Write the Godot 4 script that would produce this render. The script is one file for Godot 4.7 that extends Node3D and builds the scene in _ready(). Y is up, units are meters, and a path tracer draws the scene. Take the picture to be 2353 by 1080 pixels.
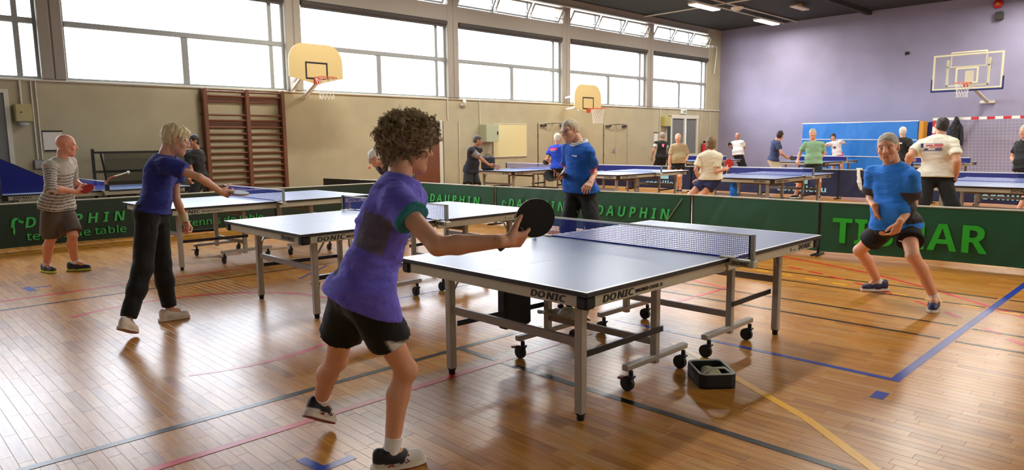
extends Node3D
# A sports hall during a table tennis session. x runs along the window wall towards the purple wall, -z towards the window wall.

const WALL_Z := -12.0
const WALL_X := 22.6
const CEIL := 5.85

var M := {}
var names := {}
var rng := RandomNumberGenerator.new()
var near_eye := Vector3(-3.871, 1.476, 2.824)


class Geo:
	var v := PackedVector3Array()
	var n := PackedVector3Array()
	var c := PackedColorArray()
	var ix := PackedInt32Array()
	var col := Color.WHITE

	func quad(a: Vector3, b: Vector3, d: Vector3, e: Vector3, nn: Vector3) -> void:
		var i := v.size()
		v.append(a); v.append(b); v.append(d); v.append(e)
		for k in 4:
			n.append(nn); c.append(col)
		if (b - a).cross(d - a).dot(nn) > 0.0:
			ix.append_array(PackedInt32Array([i, i + 2, i + 1, i, i + 3, i + 2]))
		else:
			ix.append_array(PackedInt32Array([i, i + 1, i + 2, i, i + 2, i + 3]))

	func tri(a: Vector3, b: Vector3, d: Vector3, nn: Vector3) -> void:
		var i := v.size()
		v.append(a); v.append(b); v.append(d)
		for k in 3:
			n.append(nn); c.append(col)
		if (b - a).cross(d - a).dot(nn) > 0.0:
			ix.append_array(PackedInt32Array([i, i + 2, i + 1]))
		else:
			ix.append_array(PackedInt32Array([i, i + 1, i + 2]))

	# box with chamfered edges; B turns it
	func box(at: Vector3, size: Vector3, bev := 0.0, B := Basis()) -> Geo:
		var h := size * 0.5
		var m := minf(bev, minf(h.x, minf(h.y, h.z)) * 0.9)
		var q := h - Vector3(m, m, m)
		for ax in 3:
			var b := (ax + 1) % 3
			var d := (ax + 2) % 3
			for s in [-1.0, 1.0]:
				var p := []
				for w in [[-1, -1], [1, -1], [1, 1], [-1, 1]]:
					var t := Vector3()
					t[ax] = h[ax] * s; t[b] = q[b] * w[0]; t[d] = q[d] * w[1]
					p.append(at + B * t)
				var nn := Vector3(); nn[ax] = s
				quad(p[0], p[1], p[2], p[3], B * nn)
			if m > 0.0:
				for s in [-1.0, 1.0]:
					for u in [-1.0, 1.0]:
						var p2 := []
						for w in [[0, -1], [0, 1], [1, 1], [1, -1]]:
							var t := Vector3()
							if w[0] == 0:
								t[b] = h[b] * s; t[d] = q[d] * u
							else:
								t[b] = q[b] * s; t[d] = h[d] * u
							t[ax] = q[ax] * w[1]
							p2.append(at + B * t)
						var nn2 := Vector3(); nn2[b] = s * 0.7071; nn2[d] = u * 0.7071
						quad(p2[0], p2[1], p2[2], p2[3], B * nn2)
		if m > 0.0:
			for sx in [-1.0, 1.0]:
				for sy in [-1.0, 1.0]:
					for sz in [-1.0, 1.0]:
						tri(at + B * Vector3(h.x * sx, q.y * sy, q.z * sz), at + B * Vector3(q.x * sx, h.y * sy, q.z * sz), at + B * Vector3(q.x * sx, q.y * sy, h.z * sz), B * Vector3(sx, sy, sz).normalized())
		return self

	static func frame(dir: Vector3, up := Vector3.UP) -> Basis:
		var y := dir.normalized()
		if absf(y.dot(up)) > 0.99:
			up = Vector3.RIGHT if absf(y.x) < 0.9 else Vector3.BACK
		var x := up.cross(y).normalized()
		return Basis(x, y, x.cross(y))

	# bar from a to b: w across, h along up
	func bar(a: Vector3, b: Vector3, w: float, h: float, bev := 0.0, up := Vector3.UP) -> Geo:
		return box((a + b) * 0.5, Vector3(w, a.distance_to(b), h), bev, frame(b - a, up))

	# tube through points
	func tube(p: PackedVector3Array, r, sides := 10, closed := false) -> Geo:
		var base := v.size()
		var cnt := p.size()
		var x := Vector3()
		for i in cnt:
			var t: Vector3
			if closed:
				t = p[(i + 1) % cnt] - p[(i - 1 + cnt) % cnt]
			else:
				t = p[mini(i + 1, cnt - 1)] - p[maxi(i - 1, 0)]
			t = t.normalized()
			if i == 0:
				x = frame(t).x
			x = (x - t * x.dot(t)).normalized()
			var y := t.cross(x)
			var rr: float = r if r is float else r[i]
			for k in sides:
				var an := TAU * k / sides
				var d := x * cos(an) + y * sin(an)
				v.append(p[i] + d * rr); n.append(d); c.append(col)
		var rows := cnt if closed else cnt - 1
		for i in rows:
			for k in sides:
				var a := base + i * sides + k
				var b := base + i * sides + (k + 1) % sides
				var j := base + ((i + 1) % cnt) * sides
				var d2 := j + (k + 1) % sides
				var e := j + k
				ix.append_array(PackedInt32Array([a, b, d2, a, d2, e]))
		if not closed:
			for e in 2:
				var o := base + (0 if e == 0 else (cnt - 1) * sides)
				var nn := (p[0] - p[1]).normalized() if e == 0 else (p[cnt - 1] - p[cnt - 2]).normalized()
				var f := v.size()
				for k in sides:
					v.append(v[o + k]); n.append(nn); c.append(col)
				for k in range(1, sides - 1):
					ix.append_array(PackedInt32Array([f, f + k, f + k + 1] if e == 1 else [f, f + k + 1, f + k]))
		return self

	func cyl(a: Vector3, b: Vector3, r0: float, r1 := -1.0, sides := 14) -> Geo:
		return tube(PackedVector3Array([a, b]), [r0, r1 if r1 >= 0.0 else r0], sides)

	func ring(at: Vector3, ax: Vector3, R: float, r: float, seg := 24, sides := 8) -> Geo:
		var B := frame(ax)
		var p := PackedVector3Array()
		for i in seg:
			var a := TAU * i / seg
			p.append(at + (B.x * cos(a) + B.z * sin(a)) * R)
		return tube(p, r, sides, true)

	func ball(at: Vector3, r: Vector3, seg := 14, B := Basis()) -> Geo:
		var base := v.size()
		var rows := seg / 2
		for i in rows + 1:
			var th := PI * i / rows
			for k in seg:
				var ph := TAU * k / seg
				var d := Vector3(sin(th) * cos(ph), cos(th), sin(th) * sin(ph))
				v.append(at + B * (d * r)); n.append((B * (d / r)).normalized()); c.append(col)
		for i in rows:
			for k in seg:
				var a := base + i * seg + k
				var b := base + i * seg + (k + 1) % seg
				ix.append_array(PackedInt32Array([a, b, b + seg, a, b + seg, a + seg]))
		return self

	# polygon in the plane (B.x, B.y) at o, extruded along B.z from z0 to z1
	func prism(poly: PackedVector2Array, z0: float, z1: float, o := Vector3(), B := Basis()) -> Geo:
		var t := Geometry2D.triangulate_polygon(poly)
		for e in 2:
			var z := z1 if e == 1 else z0
			var nn := B.z if e == 1 else -B.z
			for i in range(0, t.size(), 3):
				var a := poly[t[i]]
				var b := poly[t[i + 1]]
				var d := poly[t[i + 2]]
				tri(o + B * Vector3(a.x, a.y, z), o + B * Vector3(b.x, b.y, z), o + B * Vector3(d.x, d.y, z), nn)
		var flip := -1.0 if Geometry2D.is_polygon_clockwise(poly) else 1.0
		for i in poly.size():
			var a := poly[i]
			var b := poly[(i + 1) % poly.size()]
			var nn := Vector3(b.y - a.y, a.x - b.x, 0).normalized() * flip
			quad(o + B * Vector3(a.x, a.y, z0), o + B * Vector3(b.x, b.y, z0), o + B * Vector3(b.x, b.y, z1), o + B * Vector3(a.x, a.y, z1), B * nn)
		return self

	# profile of (radius, height) turned about B.y at o
	func lathe(prof: Array, o := Vector3(), B := Basis(), sides := 20) -> Geo:
		var base := v.size()
		for i in prof.size():
			var a: Vector2 = prof[maxi(i - 1, 0)]
			var b: Vector2 = prof[mini(i + 1, prof.size() - 1)]
			var t := b - a
			for k in sides:
				var an := TAU * k / sides
				var d := Vector3(cos(an), 0, sin(an))
				v.append(o + B * (d * prof[i].x + Vector3(0, prof[i].y, 0)))
				n.append((B * (d * t.y + Vector3(0, -t.x, 0))).normalized()); c.append(col)
		for i in prof.size() - 1:
			for k in sides:
				var a2 := base + i * sides + k
				var b2 := base + i * sides + (k + 1) % sides
				ix.append_array(PackedInt32Array([a2, b2, b2 + sides, a2, b2 + sides, a2 + sides]))
		return self

	# another Geo moved by t; a mirrored t turns its faces round
	func add(g: Geo, t: Transform3D, tint = null) -> Geo:
		var o := v.size()
		var nb := t.basis.inverse().transposed()
		var flip := t.basis.determinant() < 0.0
		for i in g.v.size():
			v.append(t * g.v[i]); n.append((nb * g.n[i]).normalized())
			c.append(g.c[i] if tint == null else g.c[i] * (tint as Color))
		if flip:
			for i in range(0, g.ix.size(), 3):
				ix.append(o + g.ix[i]); ix.append(o + g.ix[i + 2]); ix.append(o + g.ix[i + 1])
		else:
			for i in g.ix.size():
				ix.append(o + g.ix[i])
		return self

	func mesh() -> ArrayMesh:
		for i in range(0, ix.size(), 3):  # front faces run clockwise
			var a := v[ix[i]]
			if (v[ix[i + 1]] - a).cross(v[ix[i + 2]] - a).dot(n[ix[i]] + n[ix[i + 1]] + n[ix[i + 2]]) > 0.0:
				var w := ix[i + 1]
				ix[i + 1] = ix[i + 2]
				ix[i + 2] = w
		var a := []
		a.resize(Mesh.ARRAY_MAX)
		a[Mesh.ARRAY_VERTEX] = v
		a[Mesh.ARRAY_NORMAL] = n
		a[Mesh.ARRAY_COLOR] = c
		a[Mesh.ARRAY_INDEX] = ix
		var m := ArrayMesh.new()
		m.add_surface_from_arrays(Mesh.PRIMITIVE_TRIANGLES, a)
		return m


func mat(key: String, color: Color, rough := 0.6, metal := 0.0, more := {}) -> StandardMaterial3D:
	if M.has(key):
		return M[key]
	var m := StandardMaterial3D.new()
	m.resource_name = key
	m.albedo_color = color
	m.roughness = rough
	m.metallic = metal
	for k in more:
		m.set(k, more[k])
	M[key] = m
	return m


func srgb(r: int, g: int, b: int) -> Color:
	return Color(r / 255.0, g / 255.0, b / 255.0)


func numbered(called: String) -> String:
	var k: int = names.get(called, 0)
	names[called] = k + 1
	return called if k == 0 else "%s_%03d" % [called, k]


func tag(o: Node, label: String, category: String, group := "") -> void:
	o.set_meta("label", label)
	o.set_meta("category", category)
	if group:
		o.set_meta("group", group)


func obj(called: String, g, m: Material, parent: Node = self) -> MeshInstance3D:
	var o := MeshInstance3D.new()
	o.name = numbered(called) if parent == self else called
	o.mesh = g.mesh() if g is Geo else g
	o.material_override = m
	parent.add_child(o, true)
	return o


func thing(called: String, label: String, category: String, at := Vector3(), turn := 0.0, group := "") -> Node3D:
	var o := Node3D.new()
	o.name = numbered(called)
	add_child(o)
	o.position = at
	o.rotation.y = turn
	tag(o, label, category, group)
	return o


func structure(called: String) -> Node3D:
	var o := Node3D.new()
	o.name = called
	add_child(o)
	o.set_meta("kind", "structure")
	return o


func solid(called: String, g, m: Material) -> MeshInstance3D:
	var o := obj(called, g, m)
	o.set_meta("kind", "structure")
	return o


# flat lettering, w wide and h high about the point at; right and up give its plane
func letters(called: String, txt: String, w: float, h: float, at: Vector3, right: Vector3, up: Vector3, m: Material, parent: Node, slant := 0.0, weight := 700, depth := 0.003) -> MeshInstance3D:
	var t := TextMesh.new()
	var f := SystemFont.new()
	f.font_names = PackedStringArray(["Droid Sans"])
	f.font_weight = weight
	t.font = f
	t.text = txt
	t.font_size = 32
	t.pixel_size = 0.01
	t.depth = 0.02
	t.curve_step = 1.0
	var b := t.get_aabb()
	var o := MeshInstance3D.new()
	o.name = called
	o.mesh = t
	o.material_override = m
	var nn := right.cross(up)
	var sx := w / b.size.x
	var sy := h / b.size.y
	var B := Basis(right * sx, (up + right * slant) * sy, nn * (depth / 0.02))
	var ctr := b.get_center()
	o.transform = Transform3D(B, at - B * Vector3(ctr.x, ctr.y, 0))
	parent.add_child(o, true)
	return o


# ---- smooth bodies: distance fields meshed as surface nets
# a shape is [kind, a, b, ra, rb, k, cut]: kind 0 tapered capsule, 1 the same cut flat at b, 2 ellipsoid (a centre, b radii, ra is its Basis)
func nets(shapes: Array, cell: float, opt := {}) -> Geo:
	var lo := Vector3(1e9, 1e9, 1e9)
	var hi := -lo
	for s in shapes:
		if s[6]:
			continue
		if s[0] == 2:
			var R: Vector3 = s[1]
			var big := maxf(s[2].x, maxf(s[2].y, s[2].z))
			lo = lo.min(R - Vector3(big, big, big)); hi = hi.max(R + Vector3(big, big, big))
		else:
			var r0 := Vector3.ONE * maxf(s[3], s[4])
			lo = lo.min((s[1] as Vector3).min(s[2]) - r0); hi = hi.max((s[1] as Vector3).max(s[2]) + r0)
	var pad := cell * 3.0 + float(opt.get("amp", 0.0))
	lo -= Vector3(pad, pad, pad); hi += Vector3(pad, pad, pad)
	var nx := int(ceil((hi.x - lo.x) / cell)) + 1
	var ny := int(ceil((hi.y - lo.y) / cell)) + 1
	var nz := int(ceil((hi.z - lo.z) / cell)) + 1
	var sy := nx
	var sz := nx * ny
	var F := PackedFloat32Array()
	F.resize(nx * ny * nz)
	F.fill(1000.0)
	for s in shapes:
		var kind: int = s[0]
		var a: Vector3 = s[1]
		var k: float = s[5]
		var cut: bool = s[6]
		var mrg := k + cell * 2.6 + float(opt.get("amp", 0.0))
		var blo: Vector3
		var bhi: Vector3
		var ba := Vector3()
		var inv := 0.0
		var ra := 0.0
		var dr := 0.0
		var dirn := Vector3()
		var Bt := Basis()
		var rad := Vector3.ONE
		if kind == 2:
			var big := maxf(s[2].x, maxf(s[2].y, s[2].z)) + mrg
			blo = a - Vector3(big, big, big); bhi = a + Vector3(big, big, big)
			Bt = (s[3] as Basis).inverse()
			rad = s[2]
		else:
			var b: Vector3 = s[2]
			ra = s[3]
			dr = float(s[4]) - ra
			var mr := Vector3.ONE * (maxf(ra, s[4]) + mrg)
			blo = a.min(b) - mr; bhi = a.max(b) + mr
			ba = b - a
			inv = 1.0 / maxf(ba.length_squared(), 1e-9)
			dirn = ba.normalized()
		var x0 := maxi(0, int((blo.x - lo.x) / cell))
		var x1 := mini(nx - 1, int((bhi.x - lo.x) / cell) + 1)
		var y0 := maxi(0, int((blo.y - lo.y) / cell))
		var y1 := mini(ny - 1, int((bhi.y - lo.y) / cell) + 1)
		var z0 := maxi(0, int((blo.z - lo.z) / cell))
		var z1 := mini(nz - 1, int((bhi.z - lo.z) / cell) + 1)
		var ik := 0.25 / maxf(k, 1e-6)
		for z in range(z0, z1 + 1):
			for y in range(y0, y1 + 1):
				var i := z * sz + y * sy + x0
				var q := Vector3(x0 * cell, y * cell, z * cell) + lo - a
				for x in range(x0, x1 + 1):
					var d: float
					if kind == 2:
						var e := Bt * q
						var e1 := e / rad
						var k0 := e1.length()
						var k1 := (e1 / rad).length()
						d = k0 * (k0 - 1.0) / maxf(k1, 1e-6)
					else:
						var h := clampf(q.dot(ba) * inv, 0.0, 1.0)
						d = (q - ba * h).length() - ra - dr * h
						if kind == 1:
							d = maxf(d, (q - ba).dot(dirn))
					var f := F[i]
					if cut:
						d = -d
						var g := k - absf(f - d)
						if g > 0.0:
							F[i] = maxf(f, d) + g * g * ik
						elif d > f:
							F[i] = d
					else:
						var g := k - absf(f - d)
						if g > 0.0:
							F[i] = minf(f, d) - g * g * ik
						elif d < f:
							F[i] = d
					i += 1
					q.x += cell
	var clips: Array = opt.get("clips", [])
	var amp: float = opt.get("amp", 0.0)
	if clips.size() or amp > 0.0:
		var noise: FastNoiseLite = opt.get("noise", null)
		var st: Vector3 = opt.get("stretch", Vector3.ONE)
		var band := cell * 2.5 + amp * 1.5
		var i2 := 0
		for z in nz:
			for y in ny:
				for x in nx:
					var f := F[i2]
					if f < band:
						var p := Vector3(x, y, z) * cell + lo
						if amp > 0.0 and f > -band:
							f += amp * noise.get_noise_3dv(p * st)
						for cl in clips:
							f = maxf(f, (p - (cl[0] as Vector3)).dot(cl[1]))
						F[i2] = f
					i2 += 1
	var out := Geo.new()
	var idx := PackedInt32Array()
	idx.resize(F.size())
	idx.fill(-1)
	var act := PackedInt32Array()
	var lim := cell * 2.2 + amp
	var off := PackedInt32Array([0, 1, sy, sy + 1, sz, sz + 1, sz + sy, sz + sy + 1])
	var ea := PackedInt32Array([0, 2, 4, 6, 0, 1, 4, 5, 0, 1, 2, 3])
	var eb := PackedInt32Array([1, 3, 5, 7, 2, 3, 6, 7, 4, 5, 6, 7])
	var cv: Array[Vector3] = []
	for j in 8:
		cv.append(Vector3(j & 1, (j >> 1) & 1, j >> 2))
	var g8 := PackedFloat32Array()
	g8.resize(8)
	for z in nz - 1:
		for y in ny - 1:
			var i := z * sz + y * sy
			for x in nx - 1:
				var f0 := F[i]
				if f0 < lim and f0 > -lim:
					var neg := 0
					for j in 8:
						var f := F[i + off[j]]
						g8[j] = f
						if f < 0.0:
							neg += 1
					if neg > 0 and neg < 8:
						var p := Vector3()
						var cnt := 0
						for e in 12:
							var fa := g8[ea[e]]
							var fb := g8[eb[e]]
							if (fa < 0.0) != (fb < 0.0):
								p += cv[ea[e]].lerp(cv[eb[e]], fa / (fa - fb))
								cnt += 1
						var gr := Vector3(g8[1] + g8[3] + g8[5] + g8[7] - g8[0] - g8[2] - g8[4] - g8[6], g8[2] + g8[3] + g8[6] + g8[7] - g8[0] - g8[1] - g8[4] - g8[5], g8[4] + g8[5] + g8[6] + g8[7] - g8[0] - g8[1] - g8[2] - g8[3])
						idx[i] = out.v.size()
						out.v.append((Vector3(x, y, z) + p / cnt) * cell + lo)
						out.n.append(gr.normalized())
						act.append(i)
				i += 1
	var st3 := [1, sy, sz]
	for i in act:
		var s0 := F[i] < 0.0
		for ax in 3:
			if s0 != (F[i + st3[ax]] < 0.0):
				var b: int = st3[(ax + 1) % 3]
				var d: int = st3[(ax + 2) % 3]
				var p0 := idx[i]
				var p1 := idx[i - b]
				var p2 := idx[i - b - d]
				var p3 := idx[i - d]
				if p1 < 0 or p2 < 0 or p3 < 0:
					continue
				if s0:
					out.ix.append_array(PackedInt32Array([p0, p2, p1, p0, p3, p2]))
				else:
					out.ix.append_array(PackedInt32Array([p0, p1, p2, p0, p2, p3]))
	var fn = opt.get("tint", null)
	for p in out.v:
		out.c.append(fn.call(p) if fn != null else Color.WHITE)
	return out


const LAMP_ENERGY := 12.5


func _ready() -> void:
	var cam := Camera3D.new()
	cam.name = "camera"
	cam.fov = rad_to_deg(2.0 * atan(540.0 / 1596.03))
	cam.position = near_eye
	cam.rotation = Vector3(-0.1337, -0.7729, -0.0106)
	cam.near = 0.05
	cam.far = 200.0
	add_child(cam)
	cam.current = true
	var we := WorldEnvironment.new()
	we.name = "surroundings"
	var env := Environment.new()
	env.background_mode = Environment.BG_SKY
	var sky := Sky.new()
	var sm := ProceduralSkyMaterial.new()
	sm.sky_top_color = Color(0.90, 0.94, 1.0)
	sm.sky_horizon_color = Color(1.0, 1.0, 1.0)
	sm.ground_horizon_color = Color(0.85, 0.86, 0.84)
	sm.ground_bottom_color = Color(0.45, 0.45, 0.42)
	sm.sky_energy_multiplier = 3.1
	sm.ground_energy_multiplier = 2.4
	sm.sun_angle_max = 0.0
	sky.sky_material = sm
	env.sky = sky
	env.tonemap_mode = Environment.TONE_MAPPER_LINEAR
	env.tonemap_exposure = 1.3
	env.ambient_light_source = Environment.AMBIENT_SOURCE_DISABLED
	env.sdfgi_enabled = true
	env.ssao_enabled = true
	env.ssil_enabled = true
	we.environment = env
	add_child(we)
	make_materials()
	build_lights()
	build_floor()
	build_shell()
	build_tables()
	build_fittings()
	build_people()
	build_objects()


# ---------------------------------------------------------------- the hall
func noise_tex(freq: float, lo: Color, hi: Color, seed_ := 1, size := 512, oct := 4) -> NoiseTexture2D:
	var f := FastNoiseLite.new()
	f.seed = seed_
	f.frequency = freq
	f.fractal_octaves = oct
	var t := NoiseTexture2D.new()
	t.width = size; t.height = size
	t.seamless = true
	t.noise = f
	var g := Gradient.new()
	g.set_color(0, lo); g.set_color(1, hi)
	t.color_ramp = g
	return t


func make_materials() -> void:
	var wall_tex := noise_tex(0.006, Color(0.93, 0.93, 0.92), Color(1, 1, 1), 5)
	var tri := {"uv1_triplanar": true, "uv1_world_triplanar": true}
	mat("wall", srgb(182, 172, 142), 0.62, 0, tri.merged({"albedo_texture": wall_tex, "uv1_scale": Vector3(0.35, 0.35, 0.35)}))
	mat("purple", srgb(152, 147, 176), 0.7, 0, tri.merged({"albedo_texture": wall_tex, "uv1_scale": Vector3(0.22, 0.22, 0.22)}))
	mat("ceiling", srgb(52, 52, 47), 0.85, 0, tri.merged({"albedo_texture": noise_tex(0.02, Color(0.8, 0.8, 0.8), Color(1, 1, 1), 8), "uv1_scale": Vector3(0.5, 0.5, 0.5)}))
	mat("pale_wall", srgb(222, 217, 202), 0.7)
	mat("beam", srgb(152, 144, 134), 0.65)
	mat("frame", srgb(150, 153, 153), 0.5, 0.1)
	mat("white", srgb(235, 235, 230), 0.5)
	mat("rail", srgb(210, 205, 190), 0.5)
	mat("dark_blind", srgb(70, 66, 64), 0.8)
	mat("glass", Color(0.95, 0.98, 1.0, 0.06), 0.03, 0, {"transparency": BaseMaterial3D.TRANSPARENCY_ALPHA})
	mat("backboard_glass", Color(0.95, 0.97, 1.0, 0.05), 0.05, 0, {"transparency": BaseMaterial3D.TRANSPARENCY_ALPHA})
	mat("black", srgb(22, 22, 24), 0.55)
	mat("black_metal", srgb(30, 29, 31), 0.4, 0.4)
	mat("grey_metal", srgb(150, 148, 145), 0.4, 0.7)
	mat("steel", srgb(190, 188, 182), 0.35, 0.8)
	mat("door_grey", srgb(112, 114, 110), 0.5)
	mat("lamp_body", srgb(225, 225, 220), 0.5)
	mat("lamp_glow", srgb(255, 255, 255), 0.5, 0, {"emission_enabled": true, "emission": Color(1, 0.98, 0.93), "emission_energy_multiplier": 6.0})
	mat("wood_dark", srgb(128, 76, 48), 0.42, 0, tri.merged({"albedo_texture": noise_tex(0.03, Color(0.75, 0.7, 0.66), Color(1, 1, 1), 12), "uv1_scale": Vector3(6, 1.2, 6)}))
	var grain := noise_tex(0.012, Color(0.84, 0.79, 0.72), Color(1.0, 1.0, 1.0), 3, 1024, 5)
	mat("boards", Color.WHITE, 0.27, 0, {"vertex_color_use_as_albedo": true, "albedo_texture": grain, "uv1_triplanar": true, "uv1_world_triplanar": true, "uv1_scale": Vector3(3.2, 1, 0.28), "metallic_specular": 0.39})
	mat("subfloor", srgb(92, 58, 32), 0.7)
	for l in [["black", 18, 18, 20], ["red", 206, 40, 36], ["blue", 28, 58, 160], ["yellow", 240, 176, 20]]:
		mat("line_" + l[0], srgb(l[1], l[2], l[3]), 0.27, 0, {"metallic_specular": 0.36})


func slab(lo: Vector3, hi: Vector3, g: Geo = null, bev := 0.0) -> Geo:
	if g == null:
		g = Geo.new()
	return g.box((lo + hi) * 0.5, hi - lo, bev)


func board_tone(r: RandomNumberGenerator) -> Color:
	var t := r.randf()
	var base := Color(0.64, 0.300, 0.054).lerp(Color(0.56, 0.235, 0.036), t)
	if r.randf() < 0.10:
		base = base.lerp(Color(0.34, 0.15, 0.035), 0.5)
	elif r.randf() < 0.10:
		base = base.lerp(Color(0.64, 0.36, 0.12), 0.6)
	return base


func board_mesh(c: Color, w: float, l: float) -> Geo:
	var g := Geo.new()
	g.col = c
	board_into(g, Vector3(), w, l, 0.0, 0.0)
	return g


# a strip of parquet, its top at y = 0, edges eased into the joint
func board_into(g: Geo, at: Vector3, w: float, l: float, tx: float, tz: float) -> void:
	var a := w * 0.5 - 0.0004
	var b := l * 0.5 - 0.0004
	var e := 0.0007
	var up := Vector3(tx, 1, tz).normalized()
	var p := [Vector3(-a + e, 0, -b + e), Vector3(a - e, 0, -b + e), Vector3(a - e, 0, b - e), Vector3(-a + e, 0, b - e)]
	var q := [Vector3(-a, -0.0010, -b), Vector3(a, -0.0010, -b), Vector3(a, -0.0010, b), Vector3(-a, -0.0010, b)]
	g.quad(at + p[0], at + p[1], at + p[2], at + p[3], up)
	for i in 4:
		var j := (i + 1) % 4
		var nn := Vector3([0, 1, 0, -1][i], 1.0, [-1, 0, 1, 0][i]).normalized()
		g.quad(at + p[i], at + p[j], at + q[j], at + q[i], nn)


func build_floor() -> void:
	var fl := structure("floor")
	obj("subfloor", slab(Vector3(-8.3, -0.25, -12.3), Vector3(22.9, -0.0014, 8.6)), M.subfloor, fl)
	var w := 0.063
	var l := 0.42
	rng.seed = 77
	var right := Vector3(0.716, 0, 0.698)
	var fwd := Vector3(0.698, 0, -0.716)
	var list := []
	var nx := int(28.4 / w)
	for i in nx:
		var x := -5.9 + i * w + w * 0.5
		var off := rng.randf() * l
		var n0 := -12.0 - off
		for k in int(19.6 / l) + 2:
			var z := n0 + k * l + l * 0.5
			if z < -12.0 or z > 7.2:
				continue
			var d := Vector3(x, 0, z) - Vector3(near_eye.x, 0, near_eye.z)
			var dep := d.dot(fwd)
			if dep < 1.2 or absf(d.dot(right)) > dep * 0.86 + 1.6:
				continue
			list.append([dep, x, z])
	list.sort_custom(func(p, q): return p[0] < q[0])
	var variants := []
	for i in 14:
		variants.append(board_mesh(board_tone(rng), w, l).mesh())
	var rest := Geo.new()
	var count := 0
	for b in list:
		var d := Vector3(b[1], 0, b[2]) - Vector3(near_eye.x, 0, near_eye.z)
		var tx := rng.randfn(0.0, 0.0035)
		var tz := rng.randfn(0.0, 0.0025)
		if count < 300 and b[0] > 2.35 and absf(d.dot(right)) < b[0] * 0.735:
			var o := obj("board", variants[rng.randi() % 14], M.boards, fl)
			o.position = Vector3(b[1], 0, b[2])
			o.rotation = Vector3(tz * 0.3, 0, -tx)
			count += 1
		else:
			rest.col = board_tone(rng)
			board_into(rest, Vector3(b[1], 0, b[2]), w, l, tx, tz)
	obj("strip_boards", rest, M.boards, fl).set_meta("kind", "stuff")
	# court markings, each a painted band a millimetre thick
	for s in [["black", -3.4, -0.93, 0.1, -0.93, 0.05], ["black", -0.755, -0.905, -0.755, 6.0, 0.05], ["black", -4.0, -4.86, 0.6, -4.86, 0.04], ["red", -3.6, -0.50, 0.2, -0.50, 0.055],
		["red", -4.0, -5.32, 0.3, -5.32, 0.045], ["blue", 0.67, -0.6, 0.67, 1.55, 0.05], ["blue", 0.695, 1.52, 6.5, 1.52, 0.055], ["yellow", 0.42, 0.1, 0.05, 0.78, 0.05], ["yellow", 0.05, 0.78, -0.29, 1.38, 0.055], ["yellow", -0.29, 1.38, -0.66, 1.85, 0.055], ["yellow", -0.66, 1.85, -1.2, 2.4, 0.055],
		["black", 3.63, -4.5, 3.66, 1.47, 0.035], ["black", 3.66, 1.56, 3.67, 5.0, 0.035], ["black", 3.18, -4.5, 3.20, 1.47, 0.035], ["black", 3.21, 1.56, 3.22, 5.0, 0.035], ["black", 2.34, -4.5, 2.35, 1.46, 0.035], ["black", 2.33, 1.56, 2.33, 5.0, 0.035], ["black", 1.88, -4.5, 1.87, 1.46, 0.035], ["black", 1.86, 1.56, 1.85, 5.0, 0.035],
		["red", 4.72, -1.3, 4.45, -0.5, 0.05], ["red", 4.45, -0.5, 4.19, 0.19, 0.05], ["red", 4.19, 0.19, 3.75, 0.89, 0.05], ["red", 3.75, 0.89, 3.03, 1.77, 0.05], ["red", 3.03, 1.77, 2.2, 2.5, 0.05],
		["blue", 0.40, 1.54, 0.27, 1.545, 0.07], ["blue", -2.42, -0.11, -2.40, 0.06, 0.05], ["blue", -2.42, 0.06, -2.23, 0.05, 0.05], ["blue", -2.52, -5.95, -2.50, -5.66, 0.07], ["blue", -2.5, -5.85, -2.30, -5.85, 0.03],
		["red", 2.62, -1.3, 2.42, -0.56, 0.045], ["red", 2.42, -0.56, 1.4, -0.6, 0.045], ["blue", -0.3, -4.2, 0.35, -4.75, 0.03], ["yellow", -4.0, -8.8, 3.6, -8.8, 0.05], ["blue", 0.9, -5.2, 0.9, -2.0, 0.04], ["blue", -0.6, -2.6, 1.6, -2.6, 0.03]]:
		court_line(fl, s[0], Vector3(s[1], 0, s[2]), Vector3(s[3], 0, s[4]), s[5])
	var dash := [[3.97, -0.62, 3.90, -0.44], [3.85, -0.34, 3.79, -0.16], [3.71, -0.06, 3.64, 0.12], [3.55, 0.26, 3.45, 0.42], [3.3, 0.62, 3.2, 0.78], [3.06, 0.96, 2.96, 1.1], [2.8, 1.26, 2.66, 1.4], [2.42, 1.62, 2.3, 1.76], [2.2, 1.82, 2.08, 1.94]]
	for d in dash:
		court_line(fl, "red", Vector3(d[0], 0, d[1]), Vector3(d[2], 0, d[3]), 0.05)
	for i in 11:
		var z := -1.1 + i * 0.3
		court_line(fl, "yellow", Vector3(3.60 - i * 0.055, 0, z), Vector3(3.59 - i * 0.055, 0, z + 0.14), 0.045)
	var arc := Geo.new()
	var prev := Vector3()
	for i in 49:
		var a := TAU * i / 48.0
		var d := Vector3(cos(a), 0, sin(a))
		if i > 0 and d.x > -0.42:
			var c := Vector3(-1.85, 0.0012, -2.95)
			arc.quad(c + prev * 1.275, c + d * 1.275, c + d * 1.325, c + prev * 1.325, Vector3.UP)
		prev = d
	obj("court_circle", arc, M.line_red, fl)


func court_line(fl: Node, color: String, a: Vector3, b: Vector3, w: float) -> void:
	var g := Geo.new()
	var y := Vector3(0, 0.0007 + 0.00004 * (fl.get_child_count() % 17), 0)
	g.bar(a + y, b + y, w, 0.0009, 0.0, Vector3.UP)
	obj("court_line", g, M["line_" + color], fl)


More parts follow.
